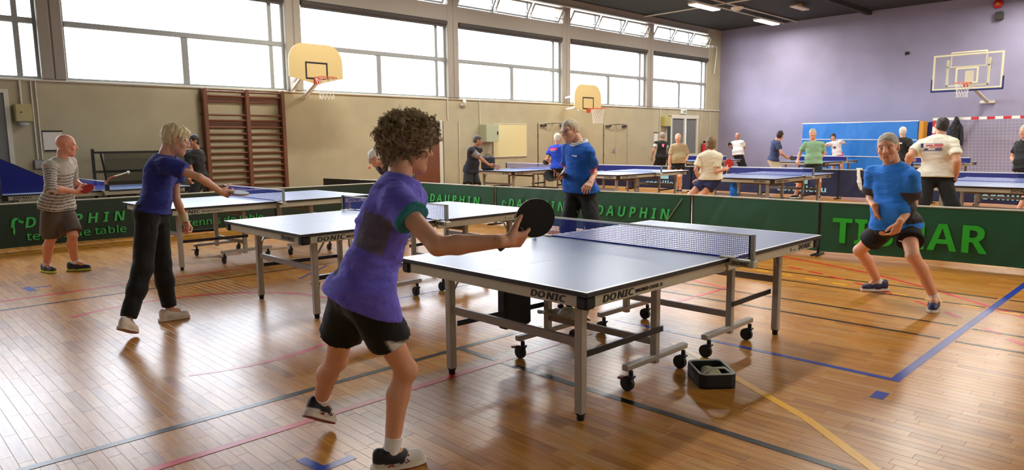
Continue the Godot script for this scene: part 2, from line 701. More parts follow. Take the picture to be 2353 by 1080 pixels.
func build_shell() -> void:
	# window wall: solid to the sill, columns and beam above
	solid("wall_left", slab(Vector3(-8.3, 0, WALL_Z - 0.3), Vector3(WALL_X + 0.3, 2.62, WALL_Z)), M.wall)
	solid("wall_far", slab(Vector3(WALL_X, 0, WALL_Z - 0.3), Vector3(WALL_X + 0.3, CEIL, 8.6)), M.purple)
	solid("wall_right", slab(Vector3(-8.3, 0, 8.3), Vector3(WALL_X, CEIL, 8.6)), M.pale_wall)
	solid("wall_back", slab(Vector3(-8.3, 0, WALL_Z), Vector3(-8.0, CEIL, 8.3)), M.pale_wall)
	solid("ceiling", slab(Vector3(-8.3, CEIL, WALL_Z - 0.3), Vector3(WALL_X + 0.3, CEIL + 0.3, 8.6)), M.ceiling)
	var k := 1
	var sill := slab(Vector3(-8.0, 2.62, WALL_Z - 0.3), Vector3(WALL_X, 2.66, WALL_Z + 0.04), null, 0.008)
	solid("trim_1", sill, M.rail)
	solid("trim_2", slab(Vector3(-8.0, 4.66, WALL_Z - 0.28), Vector3(21.55, 5.08, WALL_Z + 0.06), null, 0.01), M.beam)
	solid("trim_3", slab(Vector3(-8.0, 5.62, WALL_Z - 0.28), Vector3(21.55, CEIL, WALL_Z + 0.02)), M.beam)
	solid("trim_4", slab(Vector3(-8.0, 5.59, WALL_Z - 0.1), Vector3(21.5, 5.63, WALL_Z + 0.09), null, 0.006), M.white)
	solid("trim_5", slab(Vector3(21.55, 2.66, WALL_Z - 0.3), Vector3(WALL_X, CEIL, WALL_Z)), M.wall)
	var cols := [-5.46, -0.84, 3.80, 8.40, 13.0, 17.57, 21.55]
	for i in 6:
		var g := Geo.new()
		var x: float = cols[i]
		slab(Vector3(x - 0.19, 2.66, WALL_Z - 0.28), Vector3(x - 0.012, 5.62, WALL_Z + 0.07), g, 0.012)
		slab(Vector3(x + 0.012, 2.66, WALL_Z - 0.28), Vector3(x + 0.19, 5.62, WALL_Z + 0.07), g, 0.012)
		slab(Vector3(x - 0.02, 2.66, WALL_Z - 0.25), Vector3(x + 0.02, 5.62, WALL_Z + 0.05), g)
		solid("trim_%d" % (6 + i), g, M.beam)
	for b in 7:
		var x0: float = (cols[b - 1] + 0.19) if b > 0 else -8.0
		var x1: float = cols[b] - 0.19 if b < 6 else 21.55
		if b > 0:
			window_bay(b, x0, x1)
		else:
			window_bay(7, x0, x1)
	# door at the left end of the window wall
	var d1 := structure("door_1")
	obj("leaf", slab(Vector3(-2.55, 0.0, WALL_Z + 0.005), Vector3(-1.62, 2.40, WALL_Z + 0.035)), M.door_grey, d1)
	obj("frame", slab(Vector3(-1.62, 0, WALL_Z + 0.002), Vector3(-1.55, 2.46, WALL_Z + 0.06), slab(Vector3(-2.62, 2.40, WALL_Z + 0.002), Vector3(-1.62, 2.46, WALL_Z + 0.06), slab(Vector3(-2.62, 0, WALL_Z + 0.002), Vector3(-2.55, 2.40, WALL_Z + 0.06)))), M.rail, d1)
	# wooden door, partly hidden by the player in front
	var d2 := structure("door_2")
	obj("leaf", slab(Vector3(7.05, 0.0, WALL_Z + 0.004), Vector3(7.86, 2.0, WALL_Z + 0.04)), M.wood_dark, d2)
	obj("frame", slab(Vector3(7.86, 0, WALL_Z + 0.002), Vector3(7.98, 2.06, WALL_Z + 0.05), slab(Vector3(6.95, 2.0, WALL_Z + 0.002), Vector3(7.86, 2.06, WALL_Z + 0.05))), M.rail, d2)
	obj("seal", slab(Vector3(7.98, 0, WALL_Z + 0.002), Vector3(8.02, 2.04, WALL_Z + 0.03)), M.black, d2)
	obj("closer", slab(Vector3(7.6, 1.86, WALL_Z + 0.04), Vector3(7.85, 1.96, WALL_Z + 0.12), null, 0.01), M.black, d2)
	# two painted double doors with closers at the top
	for e in [[11.72, 13.05, 3], [14.95, 16.3, 4]]:
		var d := structure("door_%d" % e[2])
		var xm: float = (e[0] + e[1]) * 0.5
		obj("leaf", slab(Vector3(e[0] + 0.03, 0.02, WALL_Z - 0.01), Vector3(xm - 0.004, 2.0, WALL_Z + 0.016)), M.wall, d)
		obj("leaf", slab(Vector3(xm + 0.004, 0.02, WALL_Z - 0.01), Vector3(e[1] - 0.03, 2.0, WALL_Z + 0.016)), M.wall, d)
		obj("seam", slab(Vector3(e[0], 0, WALL_Z - 0.01), Vector3(e[0] + 0.025, 2.03, WALL_Z + 0.005), slab(Vector3(e[1] - 0.025, 0, WALL_Z - 0.01), Vector3(e[1], 2.03, WALL_Z + 0.005))), M.dark_blind, d)
		for s in [0, 1]:
			var hx: float = e[0] + 0.22 if s == 0 else e[1] - 0.22
			var g := slab(Vector3(hx - 0.12, 1.93, WALL_Z + 0.016), Vector3(hx + 0.12, 1.99, WALL_Z + 0.09), null, 0.008)
			g.bar(Vector3(hx, 2.0, WALL_Z + 0.10), Vector3(hx + (0.30 if s == 0 else -0.30), 2.02, WALL_Z + 0.2), 0.025, 0.02)
			g.bar(Vector3(hx + (0.30 if s == 0 else -0.30), 2.02, WALL_Z + 0.2), Vector3(xm, 2.03, WALL_Z + 0.03), 0.025, 0.02)
			obj("closer", g, M.dark_blind, d)
		for s in [0, 1]:
			for yy in [0.35, 1.0, 1.65]:
				var hx2: float = e[0] + 0.03 if s == 0 else e[1] - 0.03
				obj("hinge", Geo.new().cyl(Vector3(hx2, yy - 0.05, WALL_Z + 0.018), Vector3(hx2, yy + 0.05, WALL_Z + 0.018), 0.012, -1, 8), M.grey_metal, d)
		var hd := slab(Vector3(xm - 0.10, 1.02, WALL_Z + 0.016), Vector3(xm - 0.05, 1.25, WALL_Z + 0.024))
		hd.bar(Vector3(xm - 0.075, 1.14, WALL_Z + 0.06), Vector3(xm - 0.2, 1.14, WALL_Z + 0.06), 0.018, 0.018)
		hd.cyl(Vector3(xm - 0.075, 1.14, WALL_Z + 0.02), Vector3(xm - 0.075, 1.14, WALL_Z + 0.065), 0.012, -1, 8)
		obj("handle", hd, M.steel, d)
	# glazed exit door in the corner
	var d5 := structure("door_5")
	var fr := Geo.new()
	slab(Vector3(18.72, 0, WALL_Z + 0.002), Vector3(19.0, 2.40, WALL_Z + 0.05), fr)
	slab(Vector3(19.0, 2.28, WALL_Z + 0.002), Vector3(20.95, 2.42, WALL_Z + 0.07), fr, 0.006)
	for x in [19.0, 19.93, 20.84]:
		slab(Vector3(x - 0.05, 0, WALL_Z + 0.002), Vector3(x + 0.06, 2.28, WALL_Z + 0.07), fr, 0.006)
	slab(Vector3(19.0, 0.0, WALL_Z + 0.002), Vector3(20.9, 0.22, WALL_Z + 0.06), fr)
	slab(Vector3(19.0, 0.86, WALL_Z + 0.03), Vector3(20.9, 0.93, WALL_Z + 0.09), fr, 0.006)
	obj("frame", fr, M.rail, d5)
	obj("leaf", slab(Vector3(19.06, 0.22, WALL_Z + 0.005), Vector3(19.88, 2.28, WALL_Z + 0.02)), M.door_grey, d5)
	obj("leaf", slab(Vector3(20.1, 0.22, WALL_Z + 0.005), Vector3(20.8, 2.28, WALL_Z + 0.02)), M.door_grey, d5)
	obj("pane", slab(Vector3(19.99, 0.22, WALL_Z + 0.006), Vector3(20.1, 2.28, WALL_Z + 0.015)), mat("door_light", srgb(250, 250, 245), 0.4, 0, {"emission_enabled": true, "emission": Color(1, 1, 0.97), "emission_energy_multiplier": 0.9}), d5)
	obj("side_panel", slab(Vector3(18.74, 0.1, WALL_Z + 0.05), Vector3(18.98, 2.38, WALL_Z + 0.055)), mat("dark_green", srgb(50, 62, 50), 0.5), d5)


func window_bay(n: int, x0: float, x1: float) -> void:
	var w := structure("window_%d" % n)
	var z := WALL_Z - 0.10
	var xm := (x0 + x1) * 0.5
	var xj := x1 - 0.30
	var fr := Geo.new()
	slab(Vector3(x0, 2.66, z - 0.04), Vector3(x0 + 0.05, 4.66, z + 0.04), fr)
	slab(Vector3(x1 - 0.05, 2.66, z - 0.04), Vector3(x1, 4.66, z + 0.04), fr)
	slab(Vector3(x0 + 0.05, 2.66, z - 0.04), Vector3(x1 - 0.05, 2.71, z + 0.04), fr)
	slab(Vector3(x0 + 0.05, 4.60, z - 0.04), Vector3(x1 - 0.05, 4.66, z + 0.04), fr)
	obj("window_frame", fr, M.frame, w)
	obj("transom", slab(Vector3(x0 + 0.05, 3.62, z - 0.045), Vector3(x1 - 0.05, 3.72, z + 0.06), null, 0.006), M.frame, w)
	obj("mullion", slab(Vector3(xm - 0.065, 2.71, z - 0.04), Vector3(xm + 0.065, 3.62, z + 0.05), null, 0.006), M.frame, w)
	obj("mullion", slab(Vector3(xj - 0.045, 2.71, z - 0.04), Vector3(xj + 0.045, 3.62, z + 0.05), null, 0.006), M.frame, w)
	obj("mullion", slab(Vector3(xj - 0.045, 3.72, z - 0.04), Vector3(xj + 0.045, 4.60, z + 0.05), null, 0.006), M.frame, w)
	for r in [[x0 + 0.05, xm - 0.065, 2.71, 3.62], [xm + 0.065, xj - 0.045, 2.71, 3.62], [xj + 0.045, x1 - 0.05, 2.71, 3.62], [x0 + 0.05, xj - 0.045, 3.72, 4.60], [xj + 0.045, x1 - 0.05, 3.72, 4.60]]:
		obj("pane", slab(Vector3(r[0], r[2], z - 0.004), Vector3(r[1], r[3], z + 0.004)), M.glass, w)
	var bl := Geo.new().cyl(Vector3(x0 + 0.02, 4.61, WALL_Z + 0.04), Vector3(x1 - 0.02, 4.61, WALL_Z + 0.04), 0.06, -1, 14)
	slab(Vector3(x0 + 0.02, 4.50, WALL_Z + 0.03), Vector3(x1 - 0.02, 4.56, WALL_Z + 0.05), bl)
	obj("rolled_blind", bl, M.dark_blind, w)
	# three hopper lights above the beam, hinged at the foot and tipped inwards
	var step := (x1 - x0) / 3.0
	var T := Basis(Vector3.RIGHT, deg_to_rad(32))
	for i in 3:
		var a := x0 + i * step + 0.04
		var b := x0 + (i + 1) * step - 0.04
		var o := Vector3(0, 5.12, z + 0.03)
		var f := Geo.new()
		for e in [[a, b, 0.0, 0.05], [a, b, 0.415, 0.465], [a, a + 0.06, 0.05, 0.415], [b - 0.06, b, 0.05, 0.415]]:
			var c := Vector3((e[0] + e[1]) * 0.5, (e[2] + e[3]) * 0.5, 0)
			f.box(o + T * c, Vector3(e[1] - e[0], e[3] - e[2], 0.035), 0.004, T)
		var sash := obj("hopper_sash", f, M.frame, w)
		obj("pane", Geo.new().box(o + T * Vector3((a + b) * 0.5, 0.2325, 0), Vector3(b - a - 0.12, 0.365, 0.006), 0.0, T), M.glass, sash)
		var arm := Geo.new()
		arm.bar(Vector3(b + 0.03, 5.58, z + 0.05), Vector3(b + 0.01, 5.40, z + 0.27), 0.03, 0.012)
		arm.bar(Vector3(b + 0.01, 5.40, z + 0.27), Vector3(b + 0.03, 5.10, z + 0.14), 0.02, 0.012)
		arm.ball(Vector3(b + 0.03, 5.14, z + 0.17), Vector3(0.035, 0.06, 0.035), 10)
		obj("stay", arm, M.white, w)
		obj("jamb", slab(Vector3(a - 0.08, 5.08, z - 0.04), Vector3(a - 0.01, 5.62, z + 0.03)), M.frame, w)
	obj("opening_rod", Geo.new().cyl(Vector3(x0 + 0.05, 5.20, z + 0.24), Vector3(x1 - 0.05, 5.20, z + 0.24), 0.009, -1, 6), M.grey_metal, w)


func build_lights() -> void:
	for zz: float in [-9.1, -1.4, 6.0]:
		for k in 5:
			ceiling_lamp(Vector3([3.5, 7.8, 12.1, 16.35, 20.6][k], 5.62, zz), k, zz)


func ceiling_lamp(at: Vector3, k: int, zz: float) -> void:
	var where: String = {-9.1: "in the row by the windows", -1.4: "in the middle row", 6.0: "in the row far from the windows"}[zz]
	var t := thing("ceiling_lamp", "bright white strip lamp %s, %s" % [where, ["over the near tables", "just past the green barriers", "before the navy barriers", "past the navy barriers", "beside the purple wall"][k]], "lamp", at, 0.0, "ceiling lamps")
	obj("housing", slab(Vector3(-0.75, -0.005, -0.16), Vector3(0.75, 0.07, 0.16), null, 0.02), M.lamp_body, t)
	obj("diffuser", slab(Vector3(-0.72, -0.03, -0.14), Vector3(0.72, -0.004, 0.14), null, 0.01), M.lamp_glow, t)
	for x: float in [-0.5, 0.5]:
		obj("hanger", Geo.new().cyl(Vector3(x, 0.06, 0), Vector3(x, 0.23, 0), 0.006, -1, 6), M.grey_metal, t)
	var l := AreaLight3D.new()
	l.name = "glow"
	l.area_size = Vector2(1.44, 0.28)
	l.light_color = Color(1.0, 0.975, 0.93)
	l.light_energy = LAMP_ENERGY
	l.area_range = 40.0
	l.shadow_enabled = true
	l.rotation.x = -PI / 2
	l.position = Vector3(0, -0.045, 0)
	t.add_child(l)


# ---------------------------------------------------------------- tables
var far_net: StandardMaterial3D


func table_materials() -> void:
	mat("top", srgb(88, 110, 158), 0.38, 0.0, {"metallic_specular": 0.7})
	mat("top_edge", srgb(28, 28, 34), 0.45)
	mat("table_line", srgb(238, 240, 240), 0.35)
	mat("apron", srgb(186, 180, 160), 0.42, 0.25)
	mat("leg", srgb(164, 156, 146), 0.42, 0.3)
	mat("rail_bar", srgb(140, 128, 120), 0.45, 0.3)
	mat("rubber", srgb(20, 20, 22), 0.7)
	mat("print_black", srgb(24, 20, 22), 0.6)
	mat("net_string", srgb(46, 64, 186), 0.8)
	mat("net_tape", srgb(238, 238, 236), 0.7)
	mat("brake", srgb(110, 24, 26), 0.5)
	far_net = mat("net_cloth", Color(0.10, 0.14, 0.46, 0.86), 0.85, 0, {"transparency": BaseMaterial3D.TRANSPARENCY_ALPHA})


# a caster: fork, tyre and brake, wheel on the floor at p
func caster(t: Node, p: Vector3, turn: float, brake: bool) -> void:
	var B := Basis(Vector3.UP, turn)
	var g := Geo.new()
	g.cyl(p + B * Vector3(0, 0.0, 0.0) + Vector3(-0.0127, 0.044, 0), p + Vector3(0.0127, 0.044, 0), 0.044, -1, 18)
	var w := obj("caster_wheel", g, M.rubber, t)
	var f := Geo.new()
	for s: float in [-1.0, 1.0]:
		f.bar(p + Vector3(0.018 * s, 0.04, 0), p + Vector3(0.018 * s, 0.085, 0.022), 0.006, 0.03)
	f.box(p + Vector3(0, 0.09, 0.024), Vector3(0.045, 0.012, 0.045), 0.003)
	f.cyl(p + Vector3(0, 0.09, 0.024), p + Vector3(0, 0.125, 0.024), 0.014, -1, 10)
	obj("caster_fork", f, M.black_metal, w).set_meta("kind", "stuff")
	if brake:
		obj("brake_lever", Geo.new().box(p + Vector3(-0.03, 0.085, -0.02), Vector3(0.05, 0.012, 0.03), 0.003), M.brake, w)


func table(label: String, at: Vector3, turn: float, detail: int, latch := false) -> Node3D:
	var t := thing("ping_pong_table", label, "table", at, turn, "ping pong tables")
	var up := Vector3.UP
	for s: float in [-1.0, 1.0]:
		# half top with its dark edge, and painted lines a hair above
		var xa := 0.006 * s
		var xb := 1.37 * s
		var top := slab(Vector3(minf(xa, xb), 0.735, -0.7625), Vector3(maxf(xa, xb), 0.7585, 0.7625), null, 0.003)
		var half := obj("table_top", top, M.top_edge, t)
		obj("playing_surface", slab(Vector3(minf(xa, xb) + 0.004, 0.757, -0.757), Vector3(maxf(xa, xb) - 0.004, 0.7596, 0.757)), M.top, half)
		var ln := Geo.new()
		for e in [[xa, xb, 0.742, 0.7615], [xa, xb, -0.7615, -0.742], [xa, xb, -0.0015, 0.0015], [xb - 0.02 * s, xb - 0.001 * s, -0.742, 0.742]]:
			slab(Vector3(minf(e[0], e[1]), 0.7592, e[2]), Vector3(maxf(e[0], e[1]), 0.7602, e[3]), ln)
		obj("white_line", ln, M.table_line, half)
		# apron
		var ap := Geo.new()
		slab(Vector3(minf(1.325 * s, 1.345 * s), 0.674, -0.68), Vector3(maxf(1.325 * s, 1.345 * s), 0.735, 0.68), ap, 0.003)
		for z: float in [-1.0, 1.0]:
			slab(Vector3(minf(0.02 * s, 1.28 * s), 0.674, 0.73 * z - 0.01), Vector3(maxf(0.02 * s, 1.28 * s), 0.735, 0.73 * z + 0.01), ap, 0.003)
		obj("apron", ap, M.apron, t)
		for z: float in [-1.0, 1.0]:
			obj("corner_block", slab(Vector3(1.2801 if s > 0 else -1.36, 0.668, 0.6801 if z > 0 else -0.75), Vector3(1.36 if s > 0 else -1.2801, 0.735, 0.75 if z > 0 else -0.6801), null, 0.012), M.rubber, t)
			# corner leg with its foot
			var lp := Vector3(1.145 * s, 0, 0.537 * z)
			var leg := obj("leg", Geo.new().box(lp + Vector3(0, 0.363, 0), Vector3(0.05, 0.65, 0.05), 0.005), M.leg, t)
			obj("foot", Geo.new().lathe([Vector2(0.0, 0.0), Vector2(0.019, 0.0), Vector2(0.021, 0.006), Vector2(0.021, 0.03), Vector2(0.026, 0.033), Vector2(0.026, 0.04), Vector2(0, 0.04)], lp, Basis(), 14), M.rubber, leg)
			if detail > 0:
				obj("stay", Geo.new().bar(lp + Vector3(0, 0.5, 0.0), lp + Vector3(-0.12 * s, 0.68, 0.0), 0.012, 0.012), M.grey_metal, leg)
		# rail between the two corner legs
		obj("end_rail", slab(Vector3(1.145 * s - 0.012, 0.40, -0.512), Vector3(1.145 * s + 0.012, 0.45, 0.512), null, 0.004), M.rail_bar, t)
		# wheeled inner frame
		var px := -0.33 if s < 0 else 0.60
		var f0 := -0.64 if s < 0 else 0.25
		var f1 := 0.02 if s < 0 else 0.92
		for z: float in [-1.0, 1.0]:
			obj("post", Geo.new().box(Vector3(px, 0.39, 0.45 * z), Vector3(0.045, 0.57, 0.045), 0.004), M.leg, t)
			obj("foot_bar", slab(Vector3(f0, 0.1262, 0.45 * z - 0.022), Vector3(f1, 0.1615, 0.45 * z + 0.022), null, 0.005), M.leg, t)
			obj("strut", Geo.new().bar(Vector3(1.12 * s, 0.335, 0.50 * z), Vector3(px - 0.03 * s, 0.325, 0.485 * z), 0.008, 0.035), M.black_metal, t)
			if detail > 0:
				caster(t, Vector3(f0 + 0.03, 0, 0.45 * z), 0.0, s < 0)
				caster(t, Vector3(f1 - 0.06, 0, 0.45 * z), 0.0, false)
		for yy: float in [0.24, 0.60]:
			obj("cross_rail", slab(Vector3(px - 0.012, yy - 0.022, -0.4274), Vector3(px + 0.012, yy + 0.022, 0.4274), null, 0.003), M.rail_bar, t)
		# lettering
		var o := 1.3465 * s
		letters("lettering", "DONIC", 0.235, 0.036, Vector3(o, 0.7035, -0.49 * s), Vector3(0, 0, -s), up, M.print_black, t, 0.25)
		for z: float in [-1.0, 1.0]:
			var zf: float = 0.7415 * z
			var nearend: float = -1.09 * z
			if s * z < 0.0:
				letters("lettering", "DONIC", 0.25, 0.036, Vector3(nearend, 0.7035, zf), Vector3(z, 0, 0), up, M.print_black, t, 0.25)
				if detail > 0:
					letters("lettering", "WALDNER CLASSIC 25", 0.25, 0.019, Vector3(nearend + 0.265 * z, 0.701, zf), Vector3(z, 0, 0), up, M.print_black, t, 0.15, 400)
			else:
				letters("lettering", "DONIC", 0.21, 0.034, Vector3(1.13 * z, 0.7035, zf), Vector3(z, 0, 0), up, M.print_black, t, 0.25)
				if detail > 0:
					obj("maker_mark", slab(Vector3(0.955 * z - 0.03, 0.694, zf - 0.0008), Vector3(0.955 * z + 0.03, 0.698, zf + 0.0008)), M.print_black, t)
					obj("maker_mark", Geo.new().ring(Vector3(0.895 * z, 0.702, zf), Vector3(0, 0, 1), 0.010, 0.002, 12, 4), M.print_black, t)
	if latch:
		# mechanism box slung under the middle
		var bx := slab(Vector3(-0.72, 0.21, -0.57), Vector3(-0.46, 0.64, -0.475), null, 0.02)
		bx.box(Vector3(-0.70, 0.60, -0.60), Vector3(0.05, 0.05, 0.05), 0.015)
		bx.box(Vector3(-0.45, 0.42, -0.53), Vector3(0.04, 0.02, 0.05), 0.004)
		obj("safety_latch_box", bx, M.rubber, t)
	net_set(t, detail)
	return t


func net_set(t: Node3D, detail: int) -> void:
	for z: float in [-1.0, 1.0]:
		var g := slab(Vector3(-0.014, 0.757, 0.905 * z - 0.011), Vector3(0.014, 0.9145, 0.905 * z + 0.011), null, 0.004)
		var post := obj("net_post", g, M.grey_metal, t)
		obj("post_sleeve", slab(Vector3(-0.010, 0.765, 0.888 * z - 0.006), Vector3(0.010, 0.908, 0.888 * z + 0.006)), M.rubber, post)
		var cl := Geo.new()
		slab(Vector3(-0.03, 0.715, minf(0.765 * z, 0.925 * z)), Vector3(0.03, 0.757, maxf(0.765 * z, 0.925 * z)), cl, 0.006)
		slab(Vector3(-0.03, 0.7606, minf(0.70 * z, 0.80 * z)), Vector3(0.03, 0.768, maxf(0.70 * z, 0.80 * z)), cl, 0.002)
		obj("net_clamp", cl, M.apron, post)
		for s: float in [-1.0, 1.0]:
			letters("lettering", "DONIC", 0.10, 0.022, Vector3(0.0312 * s, 0.737, 0.845 * z), Vector3(0, 0, -s), Vector3.UP, M.print_black, post, 0.25)
	obj("net_tape", slab(Vector3(-0.004, 0.8985, -0.893), Vector3(0.004, 0.9125, 0.893)), M.net_tape, t)
	if detail > 0:
		var g := Geo.new()
		var st := 0.0125 if detail > 1 else 0.02
		var th := 0.0011 if detail > 1 else 0.0016
		var z := -0.885
		while z < 0.886:
			slab(Vector3(-0.0008, 0.765, z - th), Vector3(0.0008, 0.899, z + th), g)
			z += st
		var y := 0.766
		while y < 0.898:
			slab(Vector3(-0.0008, y - th, -0.888), Vector3(0.0008, y + th, 0.888), g)
			y += st
		slab(Vector3(-0.0012, 0.7612, -0.82), Vector3(0.0012, 0.769, 0.82), g)
		obj("net_mesh", g, M.net_string, t).set_meta("kind", "stuff")
	else:
		obj("net_mesh", slab(Vector3(-0.001, 0.763, -0.885), Vector3(0.001, 0.899, 0.885)), far_net, t)


func build_tables() -> void:
	table_materials()
	table("blue ping pong table where the woman in the violet shirt plays", Vector3(0, 0, 0), 0.0, 2, true)
	table("blue ping pong table where the serving woman in navy plays", Vector3(0.12, 0, -3.02), -0.003, 2)
	table("blue ping pong table where the bald man in the striped sweater plays", Vector3(0.14, 0, -6.28), 0.006, 2)
	table("blue ping pong table with the ball catching net, beside the black frame cart", Vector3(-0.72, 0, -10.70), 0.0, 1)
	table("blue ping pong table by the whiteboard with a black bag on it", Vector3(9.30, 0, -9.98), 0.0, 1)
	table("blue ping pong table behind the man in the blue polo shirt", Vector3(9.25, 0, -6.78), 0.0, 1)
	table("blue ping pong table where the woman with the red bat stands", Vector3(9.62, 0, -3.60), 0.0, 1)
	table("blue ping pong table in front of the man in the printed white shirt", Vector3(9.40, 0, 0.36), 0.0, 1)
	table("small far ping pong table beyond the navy barrier near the exit door", Vector3(18.2, 0, -10.1), 0.0, 0)
	table("small far ping pong table in front of the blue crash mat", Vector3(18.95, 0, -6.4), 0.0, 0)
	table("small far ping pong table in front of the handball goal", Vector3(18.4, 0, -2.95), 0.0, 0)


# ---------------------------------------------------------------- barriers, wall fittings, hoops
func fitting_materials() -> void:
	mat("green_sheet", srgb(20, 78, 50), 0.48)
	mat("dark_green_sheet", srgb(16, 48, 34), 0.5)
	mat("navy_sheet", srgb(24, 30, 66), 0.5)
	mat("black_sheet", srgb(20, 24, 26), 0.5)
	mat("green_print", srgb(58, 190, 92), 0.55)
	mat("tibhar_print", srgb(34, 172, 36), 0.55)
	mat("pale_print", srgb(150, 208, 222), 0.55)
	mat("sleeve_tube", srgb(196, 200, 190), 0.5)
	mat("hoop_board", srgb(204, 182, 126), 0.5)
	mat("orange_paint", srgb(206, 84, 58), 0.45)
	mat("red_paint", srgb(196, 36, 44), 0.45)
	mat("cream_paint", srgb(232, 226, 190), 0.45)
	mat("blue_pad", srgb(24, 42, 110), 0.6)
	mat("string_white", srgb(228, 224, 214), 0.8)
	mat("mat_blue", srgb(26, 118, 206), 0.42)
	mat("orange_band", srgb(214, 150, 50), 0.6)
	mat("box_beige", srgb(178, 166, 116), 0.5)
	mat("box_yellow", srgb(190, 180, 96), 0.5)
	mat("board_cream", srgb(226, 214, 160), 0.3)
	mat("paper", srgb(222, 216, 204), 0.8)
	mat("mesh_dark", Color(0.12, 0.11, 0.10, 0.42), 0.8, 0, {"transparency": BaseMaterial3D.TRANSPARENCY_ALPHA})
	mat("net_blue", Color(0.06, 0.14, 0.55, 0.85), 0.8, 0, {"transparency": BaseMaterial3D.TRANSPARENCY_ALPHA})


# a sheet between two posts; a is its left end seen from the front
func barrier(label: String, a: Vector2, b: Vector2, sheet: Material, seed_: int, h := 0.685, group := "barriers round the playing courts") -> Node3D:
	var th := atan2(-(b.y - a.y), b.x - a.x)
	var t := thing("court_barrier", label, "barrier", Vector3((a.x + b.x) * 0.5, 0, (a.y + b.y) * 0.5), th, group)
	var w := a.distance_to(b) + 0.033
	var no := FastNoiseLite.new()
	no.seed = seed_
	no.frequency = 1.1
	var nx := 40
	var ny := 8
	var P := []
	for i in nx + 1:
		var col := []
		for j in ny + 1:
			var u := float(i) / nx
			var v := float(j) / ny
			var x := (u - 0.5) * w
			var edge := sin(PI * u)
			var d := 0.016 * no.get_noise_2d(x * 4.0 + v * 1.6, v * 0.9) * (0.35 + 0.65 * v) * minf(1.0, edge * 5.0)
			d += 0.010 * sin(v * PI) * edge
			col.append(Vector3(x, h - 0.012 - v * (h - 0.06) + 0.012 * edge * v, d))
		P.append(col)
	var g := Geo.new()
	for i in nx + 1:
		for j in ny + 1:
			var du: Vector3 = P[mini(i + 1, nx)][j] - P[maxi(i - 1, 0)][j]
			var dv: Vector3 = P[i][maxi(j - 1, 0)] - P[i][mini(j + 1, ny)]
			var nn := du.cross(dv).normalized()
			g.v.append(P[i][j]); g.n.append(nn); g.c.append(Color.WHITE)
	for i in nx:
		for j in ny:
			var k := i * (ny + 1) + j
			g.ix.append_array(PackedInt32Array([k, k + 1, k + ny + 2, k, k + ny + 2, k + ny + 1]))
	var back := Geo.new()
	back.add(g, Transform3D(Basis(), Vector3(0, 0, -0.003)))
	for i in back.n.size():
		back.n[i] = -back.n[i]
	for i in range(0, back.ix.size(), 3):
		var q := back.ix[i + 1]
		back.ix[i + 1] = back.ix[i + 2]; back.ix[i + 2] = q
	g.add(back, Transform3D())
	obj("sheet", g, sheet, t)
	obj("top_tube", Geo.new().cyl(Vector3(-w * 0.5, h - 0.006, -0.002), Vector3(w * 0.5, h - 0.006, -0.002), 0.011, -1, 10), M.sleeve_tube, t)
	for s: float in [-1.0, 1.0]:
		obj("post", Geo.new().cyl(Vector3(s * (w * 0.5 - 0.008), 0.02, -0.006), Vector3(s * (w * 0.5 - 0.008), h + 0.004, -0.006), 0.011, -1, 8), M.black_metal, t)
		obj("foot", slab(Vector3(s * (w * 0.5 - 0.02) - 0.014, 0, -0.16), Vector3(s * (w * 0.5 - 0.02) + 0.014, 0.022, 0.16), null, 0.006), M.rubber, t)
	return t


func dolphin_mark(t: Node, at: Vector3, s: float, m: Material) -> void:
	var body := PackedVector2Array([Vector2(-0.30, -0.30), Vector2(-0.12, -0.20), Vector2(-0.16, -0.75), Vector2(-0.05, -1.0), Vector2(0.04, -0.62), Vector2(0.02, -0.05), Vector2(0.10, 0.35), Vector2(0.36, 0.52), Vector2(0.40, 0.62), Vector2(0.05, 0.66), Vector2(-0.16, 0.45), Vector2(-0.24, 0.05)])
	var fin := PackedVector2Array([Vector2(0.34, 0.20), Vector2(0.52, 0.20), Vector2(0.52, 0.10), Vector2(0.74, 0.10), Vector2(0.74, 0.34), Vector2(0.52, 0.34), Vector2(0.52, 0.46), Vector2(0.34, 0.40)])
	var g := Geo.new()
	for p in [body, fin]:
		var q := PackedVector2Array()
		for v in p:
			q.append(v * s)
		g.prism(q, 0.0, 0.003, at)
	obj("dolphin_mark", g, m, t).set_meta("kind", "stuff")


func dauphin(t: Node, x0: float, x1: float, y: float, h: float, sub: bool, m: Material) -> void:
	dolphin_mark(t, Vector3(x0 - 0.14, y - 0.02, 0.024), 0.15 if sub else 0.1, m)
	letters("lettering", "D A U P H I N", x1 - x0, h, Vector3((x0 + x1) * 0.5, y, 0.024), Vector3.RIGHT, Vector3.UP, m, t, 0.18)
	if sub:
		letters("lettering", "tennis de table", x1 - x0 + 0.02, 0.12, Vector3((x0 + x1) * 0.5, y - 0.2, 0.024), Vector3.RIGHT, Vector3.UP, m, t, 0.0, 400)


